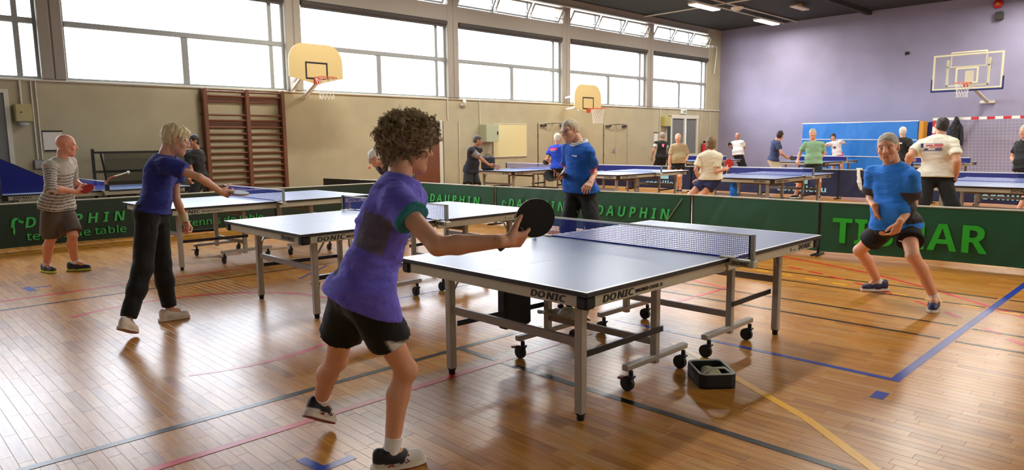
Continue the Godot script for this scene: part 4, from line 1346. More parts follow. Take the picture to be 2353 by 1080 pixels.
# ---------------------------------------------------------------- people
# joints in hall coordinates: head, neck, pelvis, then shoulder, elbow, wrist, knuckles (right, left), then hip, knee, ankle, toe (right, left), nose
var JOINTS := {
	"front": [-2.081, 1.457, 0.354, -2.155, 1.311, 0.404, -2.328, 0.841, 0.305, -2.272, 1.248, 0.533, -2.244, 1.083, 0.748, -2.051, 1.1, 0.925, -1.961, 1.1, 0.935, -2.025, 1.231, 0.3, -1.958, 1.143, 0.051, -1.879, 1.054, -0.163, -1.933, 0.987, -0.191, -2.325, 0.806, 0.387, -2.122, 0.47, 0.341, -2.173, 0.088, 0.283, -2.027, -0.024, 0.331, -2.318, 0.807, 0.217, -2.268, 0.469, -0.01, -2.216, 0.172, -0.278, -2.096, 0.034, -0.342, -1.977, 1.443, 0.416],
	"serve": [-1.859, 1.515, -3.095, -1.954, 1.381, -3.117, -2.062, 0.933, -3.18, -1.996, 1.33, -2.949, -1.805, 1.222, -2.805, -1.616, 1.098, -2.873, -1.534, 1.071, -2.887, -1.834, 1.323, -3.239, -1.849, 1.036, -3.224, -1.763, 0.836, -3.313, -1.736, 0.753, -3.296, -2.117, 0.906, -3.113, -2.206, 0.511, -3.024, -2.364, 0.148, -2.945, -2.273, 0.031, -3.042, -2.003, 0.897, -3.24, -1.974, 0.498, -3.304, -1.932, 0.096, -3.336, -1.762, 0.025, -3.321, -1.764, 1.484, -3.048],
	"bald": [-1.922, 1.487, -6.425, -1.984, 1.317, -6.438, -2.049, 0.829, -6.566, -2.128, 1.257, -6.334, -2.158, 1.023, -6.186, -1.921, 0.969, -6.245, -1.835, 0.962, -6.282, -1.873, 1.294, -6.583, -1.827, 1.06, -6.728, -1.776, 1.01, -6.488, -1.8, 0.978, -6.573, -2.109, 0.796, -6.502, -2.117, 0.427, -6.648, -2.158, 0.078, -6.824, -2.106, 0.014, -6.639, -1.979, 0.808, -6.63, -1.94, 0.457, -6.458, -1.895, 0.101, -6.673, -1.742, 0.026, -6.577, -1.808, 1.47, -6.399],
	"youth": [1.055, 1.547, -10.771, 1.086, 1.37, -10.808, 1.153, 0.874, -10.846, 1.227, 1.339, -10.93, 1.288, 1.073, -10.983, 1.188, 0.843, -11.01, 1.104, 0.826, -11.048, 0.924, 1.284, -10.757, 0.965, 1.008, -10.733, 0.869, 0.83, -10.585, 0.91, 0.775, -10.649, 1.231, 0.841, -10.896, 1.028, 0.492, -10.982, 1.022, 0.085, -11.008, 0.839, 0.025, -11.047, 1.086, 0.815, -10.804, 0.902, 0.46, -10.702, 1.026, 0.085, -10.803, 0.844, 0.025, -10.756, 0.938, 1.532, -10.752],
	"leaner": [1.853, 1.261, -5.906, 1.963, 1.142, -5.844, 2.387, 0.906, -5.948, 1.947, 1.188, -6.025, 2.172, 1.092, -6.158, 2.247, 0.855, -6.187, 2.277, 0.767, -6.194, 2.037, 1.198, -5.682, 2.294, 1.092, -5.682, 2.329, 0.847, -5.721, 2.36, 0.76, -5.707, 2.345, 0.884, -6.028, 2.237, 0.487, -6.056, 2.307, 0.085, -6.072, 2.119, 0.025, -6.072, 2.389, 0.888, -5.856, 2.285, 0.489, -5.84, 2.341, 0.085, -5.837, 2.163, 0.025, -5.78, 1.767, 1.195, -5.961],
	"bagman": [7.131, 1.506, -9.579, 7.065, 1.348, -9.639, 7.032, 0.839, -9.721, 6.897, 1.295, -9.558, 7.044, 1.102, -9.408, 7.191, 0.94, -9.266, 7.256, 0.899, -9.207, 7.249, 1.287, -9.639, 7.146, 1.167, -9.876, 7.114, 0.948, -10.007, 7.114, 0.857, -10.036, 6.94, 0.812, -9.719, 6.76, 0.475, -9.54, 6.783, 0.085, -9.689, 6.975, 0.025, -9.685, 7.116, 0.808, -9.761, 7.033, 0.455, -9.544, 7.014, 0.085, -9.736, 7.098, 0.025, -9.908, 7.221, 1.472, -9.508],
	"blueback": [8.587, 1.546, -8.351, 8.565, 1.363, -8.357, 8.566, 0.85, -8.333, 8.547, 1.329, -8.175, 8.788, 1.199, -8.118, 8.981, 1.039, -8.09, 9.047, 0.973, -8.081, 8.54, 1.312, -8.533, 8.43, 1.056, -8.544, 8.6, 1.018, -8.726, 8.663, 0.973, -8.672, 8.592, 0.833, -8.244, 8.803, 0.478, -8.194, 8.917, 0.085, -8.168, 9.106, 0.025, -8.177, 8.585, 0.824, -8.422, 8.816, 0.489, -8.339, 8.878, 0.085, -8.304, 9.031, 0.025, -8.414, 8.702, 1.547, -8.382],
	"polo": [2.008, 1.583, -2.272, 2.053, 1.446, -2.163, 2.116, 0.919, -2.204, 2.061, 1.389, -2.354, 2.151, 1.125, -2.437, 1.92, 1.089, -2.319, 1.827, 1.069, -2.299, 1.994, 1.352, -1.995, 2.172, 1.133, -2.066, 1.966, 1.037, -1.935, 1.885, 0.986, -1.916, 2.106, 0.868, -2.297, 1.881, 0.515, -2.19, 1.886, 0.086, -2.192, 1.695, 0.025, -2.148, 2.135, 0.864, -2.119, 1.991, 0.517, -1.908, 1.992, 0.086, -1.909, 1.796, 0.025, -1.919, 1.885, 1.57, -2.281],
	"vest": [16.247, 1.612, -10.499, 16.214, 1.434, -10.51, 16.184, 0.927, -10.487, 16.378, 1.374, -10.433, 16.415, 1.095, -10.447, 16.448, 0.878, -10.573, 16.471, 0.787, -10.584, 16.092, 1.381, -10.648, 15.971, 1.128, -10.673, 15.997, 0.889, -10.753, 16.009, 0.799, -10.781, 16.25, 0.885, -10.429, 16.306, 0.496, -10.57, 16.299, 0.085, -10.53, 16.404, 0.025, -10.689, 16.108, 0.888, -10.535, 16.109, 0.494, -10.672, 16.08, 0.085, -10.627, 16.129, 0.025, -10.81, 16.358, 1.613, -10.543],
	"beige": [13.26, 1.535, -8.011, 13.287, 1.354, -8.022, 13.319, 0.844, -8.026, 13.135, 1.29, -8.116, 13.097, 1.007, -8.157, 13.078, 0.748, -8.17, 13.067, 0.653, -8.178, 13.411, 1.309, -7.887, 13.493, 1.044, -7.837, 13.297, 0.908, -7.752, 13.224, 0.849, -7.762, 13.274, 0.804, -8.101, 13.108, 0.454, -7.945, 13.275, 0.086, -8.029, 13.104, 0.025, -7.947, 13.384, 0.809, -7.962, 13.172, 0.464, -7.859, 13.314, 0.084, -7.939, 13.147, 0.025, -7.847, 13.148, 1.532, -7.966],
	"whiteback": [7.727, 1.407, -3.811, 7.699, 1.242, -3.802, 7.766, 0.771, -3.827, 7.723, 1.172, -3.636, 7.694, 0.899, -3.672, 7.634, 0.942, -3.448, 7.722, 0.938, -3.446, 7.628, 1.178, -3.955, 7.578, 0.926, -4.025, 7.689, 0.719, -4.003, 7.658, 0.722, -4.085, 7.806, 0.726, -3.753, 7.593, 0.445, -3.918, 7.46, 0.085, -3.902, 7.592, 0.025, -4.017, 7.739, 0.722, -3.903, 7.55, 0.453, -4.11, 7.446, 0.085, -4.15, 7.542, 0.025, -4.296, 7.828, 1.408, -3.859],
	"farwhite": [20.288, 1.589, -9.925, 20.325, 1.414, -9.922, 20.295, 0.913, -9.872, 20.271, 1.344, -10.09, 20.407, 1.214, -10.299, 20.174, 1.231, -10.201, 20.207, 1.2, -10.118, 20.314, 1.378, -9.736, 20.451, 1.135, -9.704, 20.224, 1.041, -9.767, 20.273, 1.003, -9.696, 20.298, 0.857, -9.953, 20.393, 0.477, -9.805, 20.458, 0.085, -9.685, 20.529, 0.025, -9.509, 20.305, 0.873, -9.779, 20.361, 0.482, -9.638, 20.396, 0.086, -9.518, 20.442, 0.025, -9.334, 20.172, 1.586, -9.893],
	"navy": [14.919, 1.571, -5.825, 14.887, 1.415, -5.908, 14.898, 0.909, -5.991, 14.754, 1.337, -5.795, 14.702, 1.084, -5.675, 14.918, 0.962, -5.61, 15.012, 0.948, -5.603, 14.998, 1.386, -6.06, 14.996, 1.125, -5.946, 15.085, 0.884, -5.943, 15.122, 0.796, -5.94, 14.844, 0.852, -5.929, 14.936, 0.494, -5.724, 14.962, 0.085, -5.644, 15.126, 0.025, -5.544, 14.959, 0.876, -6.063, 15.006, 0.5, -5.875, 14.991, 0.085, -5.838, 15.183, 0.025, -5.832, 15.039, 1.571, -5.817],
	"green": [13.184, 1.587, -4.218, 13.216, 1.402, -4.202, 13.207, 0.876, -4.181, 13.12, 1.336, -4.355, 13.253, 1.139, -4.519, 13.064, 0.962, -4.505, 12.991, 0.901, -4.491, 13.311, 1.343, -4.045, 13.444, 1.087, -4.044, 13.246, 0.93, -4.103, 13.176, 0.89, -4.157, 13.171, 0.824, -4.264, 13.124, 0.436, -4.445, 13.289, 0.087, -4.617, 13.104, 0.025, -4.677, 13.24, 0.83, -4.096, 13.106, 0.44, -3.982, 13.315, 0.085, -4.07, 13.125, 0.024, -4.031, 13.075, 1.59, -4.161],
	"pink": [20.896, 1.517, -6.699, 20.956, 1.369, -6.645, 20.967, 0.9, -6.542, 20.913, 1.295, -6.803, 20.651, 1.246, -6.828, 20.777, 1.058, -6.913, 20.775, 0.972, -6.879, 20.922, 1.367, -6.468, 21.163, 1.281, -6.387, 20.965, 1.38, -6.484, 20.95, 1.292, -6.452, 20.939, 0.851, -6.614, 21.05, 0.483, -6.715, 21.01, 0.087, -6.695, 20.844, 0.025, -6.626, 20.987, 0.887, -6.454, 21.029, 0.49, -6.406, 21.036, 0.088, -6.408, 20.896, 0.025, -6.296, 20.786, 1.511, -6.668],
	"blackback": [15.671, 1.618, -2.979, 15.64, 1.446, -2.955, 15.721, 0.948, -2.919, 15.584, 1.389, -2.784, 15.469, 1.157, -2.675, 15.258, 1.022, -2.636, 15.326, 0.998, -2.574, 15.722, 1.387, -3.115, 15.774, 1.186, -2.925, 15.83, 0.974, -2.798, 15.856, 0.897, -2.749, 15.697, 0.899, -2.833, 15.727, 0.494, -2.731, 15.751, 0.085, -2.666, 15.839, 0.025, -2.498, 15.762, 0.898, -2.996, 15.792, 0.494, -2.89, 15.813, 0.085, -2.826, 15.929, 0.025, -2.676, 15.776, 1.618, -3.035],
	"receiver": [2.781, 1.389, 0.739, 2.825, 1.221, 0.798, 2.878, 0.706, 0.814, 2.845, 1.17, 0.601, 2.944, 0.926, 0.565, 2.725, 0.86, 0.684, 2.774, 0.78, 0.685, 2.72, 1.153, 0.963, 2.837, 0.907, 0.95, 2.646, 0.741, 0.905, 2.671, 0.657, 0.87, 2.883, 0.672, 0.724, 3.069, 0.413, 0.455, 3.291, 0.084, 0.569, 3.158, 0.028, 0.439, 2.948, 0.693, 0.885, 2.644, 0.478, 1.029, 2.819, 0.102, 1.171, 2.642, 0.032, 1.196, 2.663, 1.378, 0.75],
	"whitetee": [7.412, 1.628, -0.028, 7.348, 1.459, -0.039, 7.321, 0.924, -0.035, 7.27, 1.395, 0.171, 7.143, 1.147, 0.253, 7.313, 0.951, 0.215, 7.365, 0.869, 0.203, 7.363, 1.389, -0.261, 7.143, 1.215, -0.337, 7.332, 1.05, -0.413, 7.324, 0.952, -0.42, 7.345, 0.888, 0.056, 7.202, 0.52, 0.228, 7.182, 0.088, 0.18, 7.267, 0.025, 0.003, 7.296, 0.885, -0.125, 7.085, 0.51, -0.123, 7.086, 0.088, -0.225, 7.079, 0.025, -0.422, 7.517, 1.626, -0.092],
	"edge": [11.544, 1.558, 0.256, 11.595, 1.386, 0.273, 11.46, 0.9, 0.321, 11.717, 1.329, 0.138, 11.825, 1.083, 0.044, 11.613, 0.987, 0.154, 11.554, 0.951, 0.219, 11.573, 1.398, 0.463, 11.595, 1.153, 0.606, 11.519, 0.909, 0.622, 11.489, 0.818, 0.621, 11.514, 0.872, 0.246, 11.639, 0.482, 0.349, 11.64, 0.085, 0.221, 11.448, 0.025, 0.214, 11.458, 0.902, 0.417, 11.567, 0.5, 0.487, 11.611, 0.085, 0.501, 11.42, 0.025, 0.514, 11.436, 1.546, 0.204]
}
var head_geo: Geo
var hand_geo := {}
var hair_geo := {}
var shoe_geo := {}
var fold := FastNoiseLite.new()
var fuzz := FastNoiseLite.new()


func cap(a: Vector3, b: Vector3, ra: float, rb: float, k := 0.03, flat := false, cut := false) -> Array:
	return [1 if flat else 0, a, b, ra, rb, k, cut]


func ell(c: Vector3, r: Vector3, k := 0.02, cut := false, B := Basis()) -> Array:
	return [2, c, r, B, 0.0, k, cut]


# a grown head about the point between the ears: y up, z to the nose
func make_head() -> void:
	var s := []
	s.append(ell(Vector3(0, 0.034, -0.014), Vector3(0.077, 0.088, 0.098), 0.02))
	s.append(ell(Vector3(0, -0.03, 0.026), Vector3(0.062, 0.086, 0.070), 0.03))
	s.append(cap(Vector3(-0.040, -0.065, 0.012), Vector3(0.0, -0.095, 0.060), 0.028, 0.022, 0.03))
	s.append(cap(Vector3(0.040, -0.065, 0.012), Vector3(0.0, -0.095, 0.060), 0.028, 0.022, 0.03))
	s.append(cap(Vector3(0, -0.102, 0.064), Vector3(0, -0.096, 0.070), 0.017, 0.017, 0.02))
	s.append(cap(Vector3(0, -0.06, -0.02), Vector3(0, -0.145, -0.036), 0.052, 0.056, 0.03))
	s.append(cap(Vector3(-0.045, 0.026, 0.070), Vector3(0.045, 0.026, 0.070), 0.012, 0.012, 0.02))
	for e: float in [-1.0, 1.0]:
		s.append(ell(Vector3(0.040 * e, -0.026, 0.062), Vector3(0.024, 0.022, 0.024), 0.02))
		s.append(ell(Vector3(0.031 * e, 0.004, 0.102), Vector3(0.019, 0.014, 0.017), 0.012, true))
		s.append(ell(Vector3(0.031 * e, 0.004, 0.076), Vector3(0.0145, 0.0125, 0.0125), 0.004))
		s.append(ell(Vector3(0.077 * e, -0.002, -0.008), Vector3(0.011, 0.031, 0.019), 0.006, false, Basis(Vector3.UP, 0.35 * e) * Basis(Vector3.RIGHT, -0.2)))
		s.append(ell(Vector3(0.087 * e, 0.002, -0.002), Vector3(0.006, 0.018, 0.009), 0.006, true))
	s.append(cap(Vector3(0, 0.012, 0.090), Vector3(0, -0.024, 0.110), 0.0085, 0.0125, 0.012))
	s.append(cap(Vector3(-0.012, -0.030, 0.098), Vector3(0.012, -0.030, 0.098), 0.0095, 0.0095, 0.008))
	s.append(cap(Vector3(-0.018, -0.061, 0.085), Vector3(0.018, -0.061, 0.085), 0.0085, 0.0085, 0.006))
	s.append(cap(Vector3(-0.016, -0.073, 0.084), Vector3(0.016, -0.073, 0.084), 0.009, 0.009, 0.006))
	s.append(cap(Vector3(-0.022, -0.0670, 0.099), Vector3(0.022, -0.0670, 0.099), 0.0042, 0.0042, 0.004, false, true))
	head_geo = nets(s, 0.0048)


# right hand from the wrist: fingers along y, thumb towards -x, back of the hand towards +z
func make_hand(pose: String, curl: Array, thumb: Array) -> void:
	var s := []
	s.append(cap(Vector3(0, -0.03, 0), Vector3(0, 0.012, 0), 0.027, 0.027, 0.012))
	for i in 4:
		var x := -0.030 + i * 0.0195
		s.append(cap(Vector3(x * 0.6, 0.012, 0.0), Vector3(x, 0.086 - absf(i - 1.2) * 0.004, 0.002), 0.0165, 0.0125, 0.012))
	var len := [0.078, 0.086, 0.080, 0.063]
	for i in 4:
		var x := -0.030 + i * 0.0195
		var p := Vector3(x, 0.086 - absf(i - 1.2) * 0.004, 0.002)
		var a := 0.0
		var seg := [0.46, 0.30, 0.24]
		var r: float = 0.0098 if i < 3 else 0.0086
		for j in 3:
			a += float(curl[i][j])
			var q: Vector3 = p + Basis(Vector3.RIGHT, -a) * Vector3((i - 1.5) * 0.002, len[i] * seg[j], 0)
			s.append(cap(p, q, r, r - 0.0009, 0.003))
			p = q
			r -= 0.0009
	var tp := Vector3(-0.022, 0.022, -0.006)
	var t1: Vector3 = tp + (thumb[0] as Vector3) * 0.042
	var t2: Vector3 = t1 + (thumb[1] as Vector3) * 0.033
	var t3: Vector3 = t2 + (thumb[2] as Vector3) * 0.026
	s.append(cap(tp, t1, 0.017, 0.0125, 0.010))
	s.append(cap(t1, t2, 0.0125, 0.0110, 0.004))
	s.append(cap(t2, t3, 0.0110, 0.0090, 0.003))
	hand_geo[pose] = nets(s, 0.0042)


func make_hair() -> void:
	fuzz.seed = 4
	fuzz.frequency = 22.0
	fuzz.fractal_octaves = 2
	var cuts := [ell(Vector3(0, -0.060, 0.105), Vector3(0.075, 0.105, 0.085), 0.015, true), cap(Vector3(-0.2, -0.165, -0.02), Vector3(0.2, -0.165, -0.02), 0.10, 0.10, 0.01, false, true)]
	var ears := [ell(Vector3(-0.085, -0.012, 0.010), Vector3(0.03, 0.042, 0.034), 0.01, true), ell(Vector3(0.085, -0.012, 0.010), Vector3(0.03, 0.042, 0.034), 0.01, true)]
	var o := {"amp": 0.006, "noise": fuzz, "stretch": Vector3(1, 0.6, 1)}
	hair_geo.short = nets([ell(Vector3(0, 0.038, -0.018), Vector3(0.084, 0.094, 0.104), 0.02), ell(Vector3(0, -0.02, -0.045), Vector3(0.072, 0.075, 0.068), 0.03)] + cuts + ears, 0.006, o)
	hair_geo.crop = nets([ell(Vector3(0, 0.036, -0.017), Vector3(0.0805, 0.0900, 0.101), 0.02), ell(Vector3(0, -0.02, -0.042), Vector3(0.069, 0.070, 0.068), 0.03)] + cuts + ears + [ell(Vector3(0, 0.020, 0.130), Vector3(0.060, 0.080, 0.065), 0.015, true)], 0.006, {"amp": 0.003, "noise": fuzz})
	hair_geo.fringe = nets([ell(Vector3(0, 0.034, -0.018), Vector3(0.0805, 0.086, 0.101), 0.02), ell(Vector3(0, -0.02, -0.042), Vector3(0.070, 0.070, 0.068), 0.03), ell(Vector3(0, 0.135, 0.02), Vector3(0.085, 0.085, 0.13), 0.012, true)] + cuts + ears, 0.006, {"amp": 0.003, "noise": fuzz})
	hair_geo.full = nets([ell(Vector3(0, 0.042, -0.018), Vector3(0.096, 0.104, 0.116), 0.03), ell(Vector3(0, -0.012, -0.045), Vector3(0.077, 0.070, 0.070), 0.03), ell(Vector3(0, 0.080, 0.050), Vector3(0.062, 0.036, 0.050), 0.02)] + cuts + [ell(Vector3(-0.092, -0.020, 0.018), Vector3(0.036, 0.052, 0.045), 0.012, true), ell(Vector3(0.092, -0.020, 0.018), Vector3(0.036, 0.052, 0.045), 0.012, true)], 0.006, {"amp": 0.009, "noise": fuzz, "stretch": Vector3(1.2, 0.5, 1.2)})
	hair_geo.bob = nets([ell(Vector3(0, 0.038, -0.020), Vector3(0.094, 0.102, 0.114), 0.03), ell(Vector3(0, -0.045, -0.035), Vector3(0.094, 0.085, 0.085), 0.03)] + [ell(Vector3(0, -0.060, 0.105), Vector3(0.068, 0.100, 0.085), 0.015, true)], 0.007, {"amp": 0.008, "noise": fuzz, "stretch": Vector3(1.2, 0.35, 1.2)})
	# curls: a rough mop and hundreds of little coils on it
	var cn := FastNoiseLite.new()
	cn.seed = 11; cn.frequency = 20.0; cn.fractal_octaves = 2
	var g := nets([ell(Vector3(0, 0.045, -0.022), Vector3(0.116, 0.110, 0.118), 0.03), ell(Vector3(0, -0.030, -0.042), Vector3(0.080, 0.088, 0.060), 0.03), ell(Vector3(0, 0.085, 0.050), Vector3(0.085, 0.055, 0.075), 0.03)] + [ell(Vector3(0, -0.070, 0.110), Vector3(0.072, 0.105, 0.085), 0.015, true)], 0.008, {"amp": 0.020, "noise": cn})
	rng.seed = 5
	var base := g.v.size()
	for i in base:
		g.c[i] = Color(0.75, 0.72, 0.70)
	for i in 620:
		var k := rng.randi() % base
		var p := g.v[k]
		var nn := g.n[k]
		if p.z > 0.07 and p.y < 0.02:
			continue
		# a lock: a few strands wound along the same little coil
		var ax := (nn * 0.5 + Vector3(rng.randfn(), rng.randfn() - 0.6, rng.randfn()) * 0.8).normalized()
		var B := Geo.frame(ax)
		var R := rng.randf_range(0.007, 0.015)
		var L := rng.randf_range(0.02, 0.06)
		var turns := rng.randf_range(0.7, 1.8)
		var ph := rng.randf() * TAU
		var lift := rng.randf_range(0.002, 0.020)
		var tone := Color(0.62, 0.60, 0.58).lerp(Color(1.75, 1.66, 1.55), pow(rng.randf(), 1.8))
		for m in 7:
			var q := PackedVector3Array()
			var rr := []
			var shift := Vector3(rng.randfn(), rng.randfn(), rng.randfn()) * 0.0028
			var r1 := R * rng.randf_range(0.85, 1.2)
			var ph1 := ph + rng.randfn() * 0.25
			for j in 9:
				var u := j / 8.0
				q.append(p + shift + nn * (0.001 + lift * sin(u * 2.2)) + B.y * (u - 0.4) * L + (B.x * cos(ph1 + u * TAU * turns) + B.z * sin(ph1 + u * TAU * turns)) * r1)
				rr.append(0.0017 * (1.05 - 0.7 * u))
			g.col = tone * rng.randf_range(0.8, 1.2)
			g.tube(q, rr, 4)
	for i in 260:
		var k := rng.randi() % base
		var p := g.v[k]
		var nn := g.n[k]
		if p.y < 0.0:
			continue
		var side := Vector3(rng.randfn(), rng.randfn(), rng.randfn()) * 0.014
		g.col = Color(1.6, 1.55, 1.5)
		g.tube(PackedVector3Array([p, p + nn * 0.010 + side * 0.2, p + nn * 0.017 + side * 0.6, p + nn * 0.016 + side * 1.1]), [0.0009, 0.0008, 0.0007, 0.0004], 3)
	hair_geo.curly = g
	var sp := FastNoiseLite.new()
	sp.seed = 6; sp.frequency = 90.0
	for key in ["short", "crop", "fringe", "full", "bob"]:
		var hg: Geo = hair_geo[key]
		for i in hg.v.size():
			var t := 1.0 + 0.55 * sp.get_noise_3dv(hg.v[i] * Vector3(1, 0.35, 1))
			hg.c[i] = Color(t, t, t)


# shoe: ankle over the origin, toe along z, sole on y = 0
func make_shoes() -> void:
	var u := nets([cap(Vector3(0, 0.055, -0.045), Vector3(0, 0.050, 0.03), 0.036, 0.036, 0.02), cap(Vector3(0, 0.045, 0.02), Vector3(0.004, 0.034, 0.125), 0.042, 0.036, 0.03), cap(Vector3(0, 0.04, -0.055), Vector3(0, 0.085, -0.062), 0.034, 0.028, 0.02), cap(Vector3(0, 0.07, -0.02), Vector3(0, 0.095, -0.035), 0.036, 0.038, 0.02, true)], 0.007, {"clips": [[Vector3(0, 0.02, 0), Vector3(0, -1, 0)]]})
	shoe_geo.upper = u
	var out := PackedVector2Array()
	for p in [[-0.034, -0.075], [-0.030, -0.092], [-0.012, -0.100], [0.012, -0.100], [0.030, -0.092], [0.034, -0.075], [0.034, 0.0], [0.042, 0.07], [0.044, 0.105], [0.036, 0.145], [0.016, 0.165], [-0.008, 0.166], [-0.030, 0.148], [-0.041, 0.110], [-0.042, 0.07], [-0.034, 0.0]]:
		out.append(Vector2(p[0], p[1]))
	var so := Geo.new()
	so.prism(out, -0.028, -0.006, Vector3(), Basis(Vector3.RIGHT, Vector3(0, 0, 1), Vector3(0, -1, 0)))
	shoe_geo.midsole = so
	var ou := Geo.new()
	var o2 := PackedVector2Array()
	for p in out:
		o2.append(p * Vector2(0.98, 0.985))
	ou.prism(o2, -0.007, 0.0, Vector3(), Basis(Vector3.RIGHT, Vector3(0, 0, 1), Vector3(0, -1, 0)))
	shoe_geo.outsole = ou
	var la := Geo.new()
	for i in 5:
		var z := 0.012 + i * 0.018
		var y := 0.094 - i * 0.0065
		la.tube(PackedVector3Array([Vector3(-0.026, y - 0.008, z), Vector3(0, y + 0.002, z + 0.006), Vector3(0.026, y - 0.008, z)]), 0.0032, 5)
	la.ring(Vector3(-0.012, 0.102, 0.004), Vector3(0.3, 0.6, 0.6), 0.013, 0.0022, 12, 5)
	la.ring(Vector3(0.012, 0.102, 0.004), Vector3(-0.3, 0.6, 0.6), 0.013, 0.0022, 12, 5)
	shoe_geo.laces = la
	var st := Geo.new()
	for s: float in [-1.0, 1.0]:
		for i in 3:
			st.bar(Vector3(0.041 * s, 0.030, 0.018 + i * 0.020), Vector3(0.030 * s, 0.072, 0.000 + i * 0.018), 0.005, 0.009, 0.0, Vector3.BACK)
	shoe_geo.stripes = st
	var ch := Geo.new()
	for s: float in [-1.0, 1.0]:
		for i in 2:
			ch.bar(Vector3(0.040 * s, 0.032, 0.0 + i * 0.024), Vector3(0.038 * s, 0.050, 0.028 + i * 0.024), 0.006, 0.008, 0.0, Vector3.BACK)
			ch.bar(Vector3(0.038 * s, 0.050, 0.028 + i * 0.024), Vector3(0.029 * s, 0.074, 0.004 + i * 0.022), 0.006, 0.008, 0.0, Vector3.BACK)
	shoe_geo.chevrons = ch
	var cr := Geo.new()
	for s: float in [-1.0, 1.0]:
		cr.bar(Vector3(0.040 * s, 0.030, -0.03), Vector3(0.030 * s, 0.070, 0.058), 0.005, 0.007, 0.0, Vector3.BACK)
		cr.bar(Vector3(0.040 * s, 0.030, -0.012), Vector3(0.031 * s, 0.066, 0.074), 0.005, 0.007, 0.0, Vector3.BACK)
		cr.bar(Vector3(0.043 * s, 0.032, 0.06), Vector3(0.029 * s, 0.072, 0.02), 0.005, 0.006, 0.0, Vector3.BACK)
		cr.bar(Vector3(0.043 * s, 0.036, 0.072), Vector3(0.029 * s, 0.074, 0.038), 0.005, 0.006, 0.0, Vector3.BACK)
	shoe_geo.crossed = cr


func lin(c: Color) -> Color:
	return c.srgb_to_linear()


